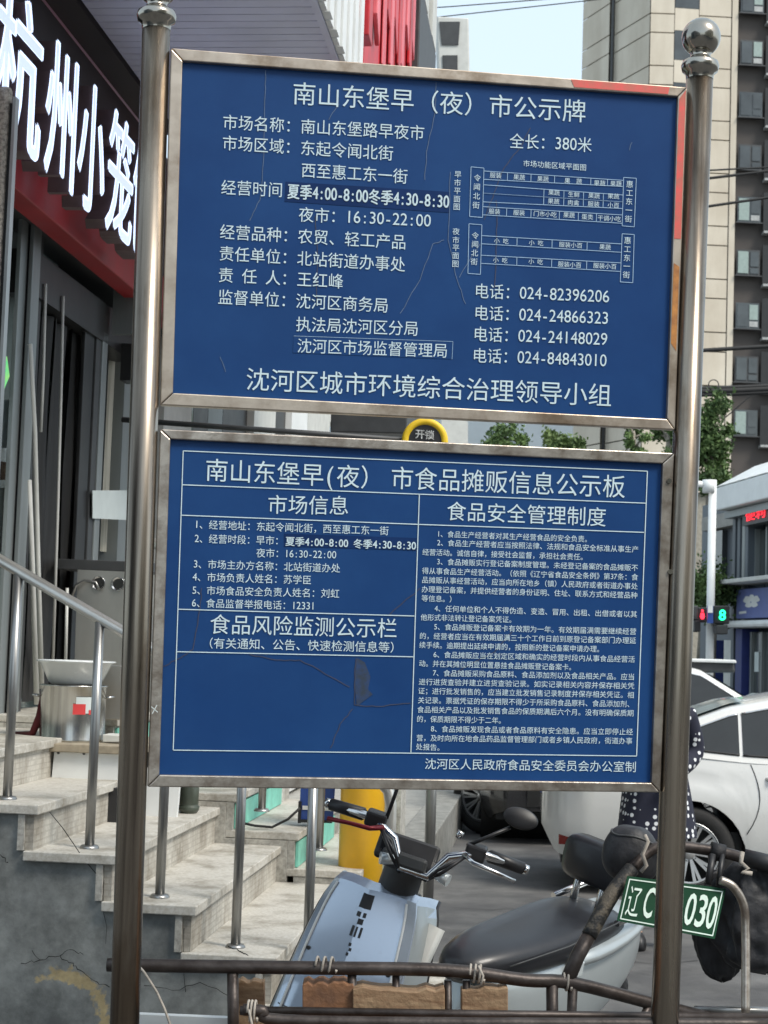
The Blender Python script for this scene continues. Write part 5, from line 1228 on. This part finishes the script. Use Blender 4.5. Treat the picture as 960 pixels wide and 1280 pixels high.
# ================================================================ PERSON
pf = PX(817, 1174, 9.9); px0, py0 = pf.x, pf.y
pe_ = thing('person', 'person in a white dotted navy dress and black trousers beside the white sedan', 'person', (px0, py0, 0), R(0))
def skin(name, verts, edges, radii, m, parent, root=0, lv=2):
    me = bpy.data.meshes.new(name); me.from_pydata(verts, edges, []); me.update(); o = bpy.data.objects.new(name, me); COL.objects.link(o); o.parent = parent; MW[o.name] = MW[parent.name]
    s_ = o.modifiers.new('skin', 'SKIN'); s_.use_smooth_shade = True
    for i, r_ in enumerate(radii):
        r_ = r_ if isinstance(r_, tuple) else (r_, r_); me.skin_vertices[0].data[i].radius = r_; me.skin_vertices[0].data[i].use_root = (i == root)
    s2_ = o.modifiers.new('sub', 'SUBSURF'); s2_.levels = lv; s2_.render_levels = lv
    me.materials.append(M[m]); return o
V = [(0, 0, .90), (0, 0, 1.05), (0, .01, 1.22), (0, .0, 1.34), (.0, -.01, 1.42), (0, -.02, 1.50), (0, -.025, 1.57),
     (-.09, 0, .84), (-.10, 0, .47), (-.10, .03, .09), (-.10, -.10, .04), (.09, 0, .84), (.10, -.02, .47), (.10, .02, .09), (.10, -.10, .04),
     (-.17, 0, 1.33), (-.24, .04, 1.12), (-.12, -.12, 1.02), (-.07, -.15, 1.02), (.17, 0, 1.33), (.235, .05, 1.10), (.10, -.10, 1.02), (.05, -.14, 1.02)]
E_ = [(0, 1), (1, 2), (2, 3), (3, 4), (4, 5), (5, 6), (0, 7), (7, 8), (8, 9), (9, 10), (0, 11), (11, 12), (12, 13), (13, 14), (3, 15), (15, 16), (16, 17), (17, 18), (3, 19), (19, 20), (20, 21), (21, 22)]
Rr_ = [(.13, .10), (.12, .09), (.13, .095), (.11, .08), .05, (.075, .09), (.07, .085), .085, .055, .038, .035, .085, .055, .038, .035, .055, .04, .028, .03, .055, .04, .028, .03]
skin('body', V, E_, Rr_, 'skin', pe_)
skin('dress', [(0, 0, .92), (0, 0, .98), (0, 0, 1.06), (0, .01, 1.22), (0, 0, 1.35), (-.17, 0, 1.34), (-.24, .04, 1.13), (.17, 0, 1.34), (.235, .05, 1.12), (.09, -.115, 1.02)], [(0, 1), (1, 2), (2, 3), (3, 4), (4, 5), (5, 6), (4, 7), (7, 8), (8, 9)],
     [(.15, .11), (.16, .12), (.16, .12), (.165, .125), (.12, .09), .075, .07, .075, .068, .06], 'dots', pe_)
rows = [[Vector((.5 * 0 + (.178 + .055 * k / 6 + .012 * math.sin(j * 1.3 + k * .3)) * math.cos(j * math.pi / 12), (.125 + .05 * k / 6 + .012 * math.sin(j * 1.3 + k * .3)) * math.sin(j * math.pi / 12), 1.0 - .06 * k)) for j in range(24)] for k in range(7)]
part('skirt', MB().grid(rows, True, close=True), 'dots', pe_)
skin('trousers', [(0, 0, .92), (-.09, 0, .84), (-.10, 0, .47), (-.10, .03, .09), (.09, 0, .84), (.10, -.02, .47), (.10, .02, .09)], [(0, 1), (1, 2), (2, 3), (0, 4), (4, 5), (5, 6)], [(.10, .08), .09, .075, .065, .105, .078, .065], 'trousers', pe_)
skin('hair', [(0, 0, 1.62), (0, .02, 1.55), (0, .04, 1.46)], [(0, 1), (1, 2)], [(.075, .09), (.088, .098), (.06, .06)], 'hair', pe_)
for sg in (-1, 1):
    part('shoe', MB().lathe([(0, 0), (.045, 0), (.05, .02), (.045, .06), (.03, .09), (0, .095)], 20, mtx=Matrix.Translation((sg * .10, -.045, 0)) @ Matrix.Scale(2.3, 4, (0, 1, 0))), 'black', pe_)
    for (xx, zz_) in ((sg * .03, 1.515),): part('eye', MB().lathe([(0, .006), (.008, .004), (.011, 0)], 10, axis='Y', c=(xx, -.108, zz_)), 'black', pe_)
for q_ in range(5):
    for (hx, hy, hz) in ((-.07, -.16, 1.03), (.07, -.17, 1.01)):
        part('finger', MB().tube([(hx - .03 + q_ * .015, hy, hz), (hx - .03 + q_ * .015, hy - .04, hz - .02), (hx - .03 + q_ * .015, hy - .055, hz - .045)], [.009, .008, .006], 8), 'skin', pe_)
part('nose', MB().tube([(0, -.10, 1.51), (0, -.125, 1.485)], [.008, .013], 8), 'skin', pe_); part('mouth', MB().tube([(-.022, -.108, 1.455), (0, -.114, 1.453), (.022, -.108, 1.455)], .005, 6), 'darkred', pe_)

# ================================================================ BACKGROUND
# residential tower
ZT_ = 92.0
c1 = PX(812, 60, ZT_); cr = PX(922, 60, ZT_ + .25); clf = PX(728, 60, ZT_ + 6.5)
tw = thing('apartment_tower', 'tall beige and charcoal apartment tower rising behind the right post', 'tower', (c1.x, c1.y, 0))
def V2(p, z_): return Vector((p.x, p.y, z_))
HT = 66
inn = [V2(clf, 0), V2(c1, 0), V2(cr, 0), V2(cr, 0) + Vector((0, 14, 0)), V2(clf, 0) + Vector((4, 10, 0))]
shr = [p + Vector((.3 if i_ in (0, 4) else .0, .25, 0)) for i_, p in enumerate(inn)]; shr[1] += Vector((.1, .2, 0))
part('core', MB().slab(shr, (0, 0, HT)), 'joint', tw, world=True)
stz = 68.5 * ZT_ / FOC
zj0 = PX(900, 43, ZT_).z; panels_z = []
k = 0
z_ = zj0 - 30 * stz
while z_ < HT:
    panels_z.append((z_, z_ + stz * .365)); panels_z.append((z_ + stz * .365, z_ + stz)); z_ += stz
def wallpanel(a, b, z0_, z1_, name='cladding_panel', m='beige'):
    if z0_ < 0: return
    d = (b - a).normalized(); g_ = .035
    part(name, MB().slab([V2(a + d * g_, z0_ + g_), V2(b - d * g_, z0_ + g_), V2(b - d * g_, z1_ - g_), V2(a + d * g_, z1_ - g_)], (0, .16, 0)), m, tw, world=True)
wl, wr_ = PX(843, 60, ZT_), PX(873, 60, ZT_ + .13)
lm = clf.lerp(c1, .455)
for (za, zb) in panels_z:
    if zb < 12: continue
    wallpanel(V2(c1, 0), V2(wl, 0), za, zb)
    wallpanel(V2(wr_, 0), V2(cr, 0) - Vector((.35, 0, 0)), za, zb)
    wallpanel(V2(clf, 0), V2(lm, 0) - Vector((.15, 0, 0)), za, zb); wallpanel(V2(lm, 0) + Vector((.15, 0, 0)), V2(c1, 0), za, zb)
part('corner_strip', MB().slab([V2(cr, 0) - Vector((.33, .05, 0)), V2(cr, 0) - Vector((0, .05, 0)), V2(cr, HT) - Vector((0, .05, 0)), V2(cr, HT) - Vector((.33, .05, 0))], (0, .2, 0)), 'beige', tw, world=True)
part('drain_pipe', MB().tube([V2(lm, 8) - Vector((0, .25, 0)), V2(lm, HT) - Vector((0, .25, 0))], .09, 8), 'darkgrey', tw, world=True)
# beige window column
zw = PX(857, 57, ZT_).z
for k in range(-16, 10):
    z0_ = zw + k * stz - .82; z1_ = z0_ + 1.68
    if z0_ < 12 or z1_ > HT: continue
    w_ = part('window', MB().slab([V2(wl, z0_), V2(wr_, z0_), V2(wr_, z1_), V2(wl, z1_)], (0, .1, 0)), 'winglass', tw, world=True)
    part('wall_infill', MB().slab([V2(wl, z1_ + .02), V2(wr_, z1_ + .02), V2(wr_, z1_ + stz - 1.70), V2(wl, z1_ + stz - 1.70)], (0, .1, 0)), 'beige', tw, world=True)
# charcoal part with windows
d0 = V2(cr, 0) + Vector((0, .3, 0)); d1 = d0 + Vector((6.5, .6, 0))
part('dark_wall', MB().slab([d0, d1, d1 + Vector((0, 12, 0)), d0 + Vector((0, 12, 0))], (0, 0, HT)), 'darkfac', tw, world=True)
for k in range(-18, 12):
    zc_ = PX(940, 64, ZT_).z + k * stz
    if zc_ < 14 or zc_ > HT - 1: continue
    a = PX(926, 64, ZT_); b = PX(955, 64, ZT_ + .1)
    rnd = random.random()
    mk = 'winglass' if k not in (-3, -4, -7) else 'wincurt'
    A, B = V2(a, 0) + Vector((0, .18, 0)), V2(b, 0) + Vector((0, .18, 0)); dd = (B - A)
    fr = part('window_frame', MB().slab([V2(A, zc_ - .72), V2(B, zc_ - .72), V2(B, zc_ + .72), V2(A, zc_ + .72)], (0, .1, 0)), 'winglass' if k % 2 else 'darkgrey', tw, world=True)
    pa = lambda u: A + dd * u - Vector((0, .04, 0))
    part('pane', MB().slab([V2(pa(.06), zc_ - .62), V2(pa(.50), zc_ - .62), V2(pa(.50), zc_ + .62), V2(pa(.06), zc_ + .62)], (0, .03, 0)), mk, tw, world=True)
    part('pane', MB().slab([V2(pa(.58), zc_ - .22), V2(pa(.94), zc_ - .22), V2(pa(.94), zc_ + .62), V2(pa(.58), zc_ + .62)], (0, .03, 0)), 'wincurt' if rnd < .35 else 'winglass', tw, world=True)
    part('pane', MB().slab([V2(pa(.58), zc_ - .62), V2(pa(.94), zc_ - .62), V2(pa(.94), zc_ - .32), V2(pa(.58), zc_ - .32)], (0, .03, 0)), 'winframe' if rnd < .5 else 'winglass', tw, world=True)
    part('sill', MB().slab([V2(A, zc_ - .80) - Vector((.1, .15, 0)), V2(B, zc_ - .80) + Vector((.1, -.15, 0)), V2(B, zc_ - .74) + Vector((.1, -.15, 0)), V2(A, zc_ - .74) - Vector((.1, .15, 0))], (0, .2, 0)), 'darkgrey', tw, world=True)
    e0 = PX(958.5, 64, ZT_)
    part('balcony', MB().slab([V2(e0, zc_ - 1.35), V2(e0, zc_ - 1.35) + Vector((3, 0, 0)), V2(e0, zc_ - 1.22) + Vector((3, 0, 0)), V2(e0, zc_ - 1.22)], (0, .6, 0)), 'winframe', tw, world=True)
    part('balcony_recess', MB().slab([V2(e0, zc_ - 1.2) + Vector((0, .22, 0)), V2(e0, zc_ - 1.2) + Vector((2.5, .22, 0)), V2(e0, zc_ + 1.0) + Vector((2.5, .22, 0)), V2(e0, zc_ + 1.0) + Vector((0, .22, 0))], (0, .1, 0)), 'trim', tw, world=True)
# pale blocks beyond, seen in the gap
def block(name, label, xa, xb, ytop, Y, m, win_step=None, dep=12, wm='winglass'):
    a, b = PX(xa, 530, Y), PX(xb, 530, Y); zt = PX((xa + xb) / 2, ytop, Y).z
    t = thing(name, label, 'building', (a.x, a.y, 0))
    part('wall', MB().slab([V2(a, 0), V2(b, 0), V2(b, zt), V2(a, zt)], (0, dep, 0)), m, t, world=True)
    part('roof_edge', MB().slab([V2(a, zt + .01) - Vector((.2, .2, 0)), V2(b, zt + .01) + Vector((.2, -.2, 0)), V2(b, zt + .6) + Vector((.2, -.2, 0)), V2(a, zt + .6) - Vector((.2, .2, 0))], (0, dep, 0)), m, t, world=True)
    if win_step:
        wm0 = None; x = a.x + 1.2
        while x < b.x - 2:
            z2 = 2.0
            while z2 < zt - 2:
                mt = Matrix.Translation((x - a.x, -.05, z2))
                if wm0 is None:
                    wm0 = part('window', MB().box(.7, 0, .7, 1.2, .08, 1.4), wm, t); wm0.matrix_local = mt
                else: inst(wm0, mt, t)
                z2 += 3
            x += win_step
    return t
block('office_block', 'pale blue block at the end of the street, left of the locksmith sign', 395, 512, 330, 120, 'bluepale', 4)
block('office_block', 'white block with small grey windows right of the locksmith sign', 513, 655, 300, 130, 'palebuild', 5, wm='bluepale')
block('office_block', 'plain white block in the middle of the gap between boards', 657, 762, 260, 115, 'palebuild')
block('office_block', 'white low block directly left of the right post', 764, 860, 330, 105, 'palebuild', 7, wm='offwhite')

# shop building on the right, roof line runs away to the left
t_ = R(-6.8 - 0)
D2 = Vector((math.sin(t_), math.cos(t_), 0))
rb = PX(905, 640, 30)
# facade plane through rb and a nearer point at the right
rn = PX(975, 640, 27.1); rn.z = rb.z
Dv = (rn - rb); Dv.z = 0; Dn = Dv.normalized(); Nn = Vector((Dn.y, -Dn.x, 0))
if (EYEP - rb).dot(Nn) < 0: Nn = -Nn
def RB(px, py, off=0):
    d = ray(px, py); t = (rb - EYEP).dot(Nn) / d.dot(Nn); return EYEP + d * t + Nn * off
cs = thing('shop_building', 'two storey dark shop building with white canopy beside the traffic light', 'shop', (rb.x, rb.y, 0))
zc0 = rb.z
def rbox(x0, x1, z0_, z1_, off, dep, m, name, bevel=0):
    a = RB(x0, 700, off); b = RB(x1, 700, off)
    return part(name, MB().slab([V2(a, z0_), V2(b, z0_), V2(b, z1_), V2(a, z1_)], -Nn * dep), m, cs, world=True, bevel=bevel)
def rz(px, py, off=0): return RB(px, py, off).z
XL, XR = 858, 1040
rbox(XL, XR, 0, zc0 + .3, -.3, 6, 'shopgrey', 'wall')
# canopy: vertical band and sloped top
zt0 = rz(912, 612, .3); zb0 = rz(912, 640, .3)
a = RB(915, 640, .3); b = RB(1060, 600, .3)
part('canopy_band', MB().slab([V2(a, zb0), V2(b, zb0), V2(b, zt0), V2(a, zt0)], -Nn * 1.4), 'white', cs, world=True, bevel=.02)
for i in range(10):
    u0, u1 = i / 10, (i + .94) / 10; pa_ = a.lerp(b, u0); pb2 = a.lerp(b, u1)
    part('canopy_sheet', MB().slab([V2(pa_, zt0 + .02), V2(pb2, zt0 + .02), V2(pb2, zt0 + .42) - Nn * .7, V2(pa_, zt0 + .42) - Nn * .7], -Nn * .1), 'white', cs, world=True)
rbox(915, XR, zb0 - .14, zb0 - .02, .15, .6, 'frame_grey', 'soffit_band')
# upper storey: piers, windows, beige panel
rbox(870, 914, rz(880, 662), rz(880, 645), -.1, .25, 'pave', 'beige_panel')
rbox(873, 889, rz(880, 720), rz(880, 664), -.2, .1, 'winglass', 'window'); rbox(903, 912, rz(908, 710), rz(908, 664), -.2, .1, 'winglass', 'window'); rbox(912, 914, rz(908, 712), rz(908, 662), -.12, .1, 'offwhite', 'window_frame')
for x in (915, 921, 927, 931): rbox(x, x + 3.5, 0, zb0 - .1, .0, .3, 'shopgrey' if x != 927 else 'frame_grey', 'pier', .01)
rbox(934, 1000, rz(950, 655), rz(950, 632), .1, .2, 'darkgrey', 'led_sign_box')
mb = MB(); textline(mb, '便利', (940, 646), (966, 640), 14, .02, 0, place=lambda x, y, o: RB(x, y, .12)); part('led_lettering', mb, 'led', cs, world=True, recalc=False)
rbox(934, 1000, rz(950, 722), rz(950, 660), -.2, .1, 'winglass', 'window')
for x in (934, 948, 953): rbox(x, x + 1.5, rz(950, 722), rz(950, 658), -.12, .1, 'frame_grey', 'mullion')
rbox(912, 1000, rz(940, 731), rz(940, 726), .5, .6, 'offwhite', 'ledge', .01)
rbox(932, 1000, rz(950, 773), rz(950, 736), .15, .2, 'shopblue', 'signboard', .01)
mb = MB()
for (x, y, r_) in ((945, 750, 4.5), (951, 748, 4.5), (957, 749, 4), (947, 756, 4), (954, 755, 4.5)):
    P = [RB(x + r_ * math.cos(a_) * (1 + .25 * math.sin(3 * a_)), y + r_ * math.sin(a_), .156 + .001 * (x % 5)) for a_ in [k * math.pi / 8 for k in range(16)]]; mb.add(P, [tuple(range(16))])
part('sign_emblem', mb, 'white', cs, world=True, recalc=False)
mb = MB().slab([RB(935, 765, .156), RB(944, 764, .156), RB(944, 767, .156), RB(935, 768, .156)], -Nn * .002); part('sign_line', mb, 'white', cs, world=True)
rbox(926, 1000, rz(950, 785), rz(950, 776), .3, .4, 'white', 'rolled_awning', .05)
rbox(928, 936, 0, rz(950, 786), .1, .3, 'navy', 'pier', .01)
rbox(937, 1000, 0, rz(950, 790), -.05, .1, 'winglass', 'door_glass'); rbox(939, 941, 0, rz(950, 790), .0, .1, 'frame_grey', 'mullion'); rbox(952, 954, 0, rz(950, 790), .0, .1, 'frame_grey', 'mullion')
rbox(945, 950, rz(950, 840), rz(950, 815), .0, .02, 'paper', 'paper_notice')
rbox(900, 912, 0, rz(905, 800), -.1, .2, 'offwhite', 'wall_panel'); rbox(880, 890, 0, rz(885, 800), -.1, .2, 'navy', 'wall_panel')

# traffic light pole
lp = PX(885, 850, 26); lt = PX(891, 600, 26)
tlp = thing('traffic_light', 'white pole with red pedestrian light and green countdown at the crossing', 'traffic light', (lp.x, lp.y, 0))
part('pole', MB().tube([(lt.x, lt.y, 0), (lt.x, lt.y, lt.z)], .062, 20), 'white', tlp, world=True)
part('arm', MB().tube([PX(889, 606, 26), PX(840, 603, 26)], .05, 14), 'white', tlp, world=True)
part('arm_joint', MB().tube([PX(886, 600, 26), PX(886, 616, 26)], .10, 16), 'white', tlp, world=True)
def sig(x0, y0, x1, y1, m='black', dep=.25, Y=25.7, name='signal_head'): return part(name, MB().slab([PX(x0, y0, Y), PX(x1, y0, Y), PX(x1, y1, Y), PX(x0, y1, Y)], (0, dep, 0)), m, tlp, world=True, bevel=.02 if dep > .1 else 0)
h1 = sig(872, 759, 884, 778); sig(892, 757, 912, 780); sig(884.5, 757, 891.5, 779, 'cone', .06, 25.5, 'street_plate'); sig(885, 757, 891, 766, 'white', .02, 25.48, 'street_plate_band')
sig(866, 757, 873, 775, 'darkgrey', .3); sig(868, 775, 876, 790, 'black', .25); sig(895, 781, 910, 793, 'darkgrey', .2)
mb = MB(); P_ = lambda x, y: PX(x, y, 25.66)
mb.add([P_(878 + 1.6 * math.cos(a_), 763.5 + 1.8 * math.sin(a_)) for a_ in [k * math.pi / 5 for k in range(10)]], [tuple(range(10))]); mb.add([P_(876, 766), P_(880, 766), P_(881, 771), P_(879.5, 774), P_(876.5, 774), P_(875, 771)], [tuple(range(6))])
part('red_figure', mb, 'ledred', tlp, world=True, recalc=False)
mb = MB(); textline(mb, '8', (898.5, 768.5), (907.5, 768.8), 17, .03, 0, place=lambda x, y, o: PX(x, y, 25.66)); part('countdown_digit', mb, 'ledgreen', tlp, world=True, recalc=False)

# cables
def wire(pts, r, label, m='cable'):
    P = [PX(*p) for p in pts]; out = []
    for i in range(len(P) - 1):
        for k in range(6): out.append(P[i].lerp(P[i + 1], k / 6))
    out.append(P[-1]); return single('overhead_cable', MB().tube(out, r, 6), m, label, 'cable')
wire([(500, 12, 30), (560, 8.5, 30), (760, -7, 30)], .010, 'thin overhead cable crossing the sky, upper one'); wire([(500, 27, 30), (560, 20, 30), (760, -2, 30)], .010, 'thin overhead cable crossing the sky, lower one')
wire([(800, 218, 40), (885, 213, 40), (1000, 207, 40)], .022, 'thin cable crossing the tower, highest of four'); wire([(800, 226, 40), (885, 223, 40), (960, 214, 40), (1020, 207, 40)], .035, 'thicker cable crossing the tower, just under the highest')
wire([(800, 262, 40), (885, 258, 40), (960, 247, 40), (1020, 237, 40)], .035, 'cable crossing the tower beside the upper board'); wire([(820, 441, 38), (878, 438, 38), (960, 433, 38), (1020, 429, 38)], .05, 'cable crossing the tower above the tree')
bl = [(820, 492, 36), (878, 490, 36), (920, 488, 36), (1000, 484, 36)]
for k, (dy, r_, lab) in enumerate(((0, .07, 'thick black cable bundle over the tree, middle strand'), (-4, .05, 'thick black cable bundle over the tree, top strand'), (4, .05, 'thick black cable bundle over the tree, bottom strand'))):
    wire([(x, y + dy + .6 * math.sin(x), Y) for x, y, Y in bl], r_, lab)
wire([(878, 545, 37), (915, 515, 37), (950, 484, 37)], .015, 'thin slanting cable running down into the tree')
cc = PX(892, 481, 36); single('cable_coil', MB().tube([cc + Vector((.11 * math.cos(a_), 0, .11 * math.sin(a_))) for a_ in [k * math.pi / 8 for k in range(17)]], .012, 6), 'cable', 'small loop of spare cable on the thick bundle', 'cable')

# trees
def tree(label, x, y, Y, rx, rz_, n, m='leaf', trunk_px=None, leaf=.10, clumps=16, seed=1, top=None):
    rnd = random.Random(seed); c0 = PX(x, y, Y); bp_ = PX(trunk_px if trunk_px else x, y, Y)
    t = thing('street_tree', label, 'tree', (bp_.x, bp_.y, 0))
    b0 = Vector((bp_.x, bp_.y, 0)); P = [b0, b0.lerp(Vector((c0.x, c0.y, c0.z)), .5) + Vector((.05, 0, 0)), c0 - Vector((0, 0, rz_ * .3)), c0 + Vector((0, 0, rz_ * .6))]
    part('trunk', MB().tube(P, [.11, .08, .06, .02], 10), 'bark', t, world=True)
    lim = MB(); cl = []
    for k in range(clumps):
        d = Vector((rnd.uniform(-1, 1), rnd.uniform(-1, 1), rnd.uniform(-1, 1)))
        while d.length > 1: d = Vector((rnd.uniform(-1, 1), rnd.uniform(-1, 1), rnd.uniform(-1, 1)))
        p = c0 + Vector((d.x * rx, d.y * rx, d.z * rz_)); cl.append((p, rnd.uniform(.22, .42) * rx)); s_ = P[2].lerp(P[3], rnd.random() * .7); lim.tube([s_, s_.lerp(p, .5) + Vector((0, 0, .05)), p], [.03, .02, .008], 6)
    part('limbs', lim, 'bark', t, world=True)
    cr_ = MB()
    for k in range(n):
        p, r_ = cl[k % clumps]; d = Vector((rnd.gauss(0, .5), rnd.gauss(0, .5), rnd.gauss(0, .5)))
        q_ = p + d * r_; u = Vector((rnd.uniform(-1, 1), rnd.uniform(-1, 1), rnd.uniform(-1, 1))).normalized(); v = u.cross(Vector((rnd.uniform(-1, 1), rnd.uniform(-1, 1), .3))).normalized(); l_ = leaf * rnd.uniform(.6, 1.2)
        cr_.add([q_ - u * l_ * .5, q_ + v * l_ * .28, q_ + u * l_ * .5, q_ - v * l_ * .28], [(0, 1, 2, 3)])
    part('crown', cr_, m, t, world=True, recalc=False); return t
tree('slim green street tree between the right post and the white light pole', 888, 560, 33, .52, 1.25, 9000, 'leaf', 876, .11, 40, 1)
tree('low leafy tree behind the traffic light heads', 893, 745, 29, .62, .55, 4500, 'leaf', 880, .09, 22, 2)
tree('leafy tree top in the gap, left of the other', 625, 556, 30, .42, .30, 2600, 'leaf', None, .09, 14, 3)
tree('bright leafy tree top in the gap between the two boards', 706, 560, 28, .36, .36, 3200, 'leaf2', None, .09, 14, 4)
tree('small tree top in the gap nearest the right post', 792, 556, 30, .26, .42, 1600, 'leaf', None, .08, 10, 5)
tree('tree spray touching the right post in the gap', 836, 550, 31, .40, .55, 2600, 'leaf', None, .09, 12, 6)

# unseen buildings added behind the viewer for dark bands in the post reflections
for (l0, l1, s0, s1, h_, m, lab) in ((-14, -6.0, -30, -2, 7, 'shopgrey', 'unseen grey shop row added near left behind the viewer, for reflections'), (13, 24, -38, -4, 12, 'beige', 'unseen beige block added across the road behind the viewer, for reflections')):
    t = thing('reflected_building', lab, 'building', W(l0, s0, 0), -YAW)
    part('wall', slabLS(l0, l1, s0, s1, 0, h_), m, t, world=True); part('roof', slabLS(l0 - .2, l1 + .2, s0 - .2, s1 + .2, h_ + .01, h_ + .3), 'darkgrey', t, world=True)
    lx_ = l1 if l0 < 0 else l0
    for k in range(int((s1 - s0) / 3.4)):
        for z_ in range(1, int(h_) - 2, 3):
            a_ = s0 + .8 + k * 3.4; part('window', slabLS(lx_ - .03, lx_ + .03, a_, a_ + 1.8, z_, z_ + 1.7), 'winglass', t, world=True)
GR = {'overhead_cable': 'cables over the crossing', 'string': 'strings tied to the tricycle rails', 'wood_block': 'wood pieces in the tricycle bed', 'cloth_bag': 'black cloth bags on the tricycle', 'parked_car': 'cars parked along the road',
      'street_tree': 'street trees', 'handrail': 'stair handrails', 'stair_flight': 'granite shop stairs', 'office_block': 'pale blocks at the end of the street'}
for o in bpy.data.objects:
    if o.parent is None and 'category' in o:
        k = o.name.split('.')[0]
        if k in GR: o['group'] = GR[k]
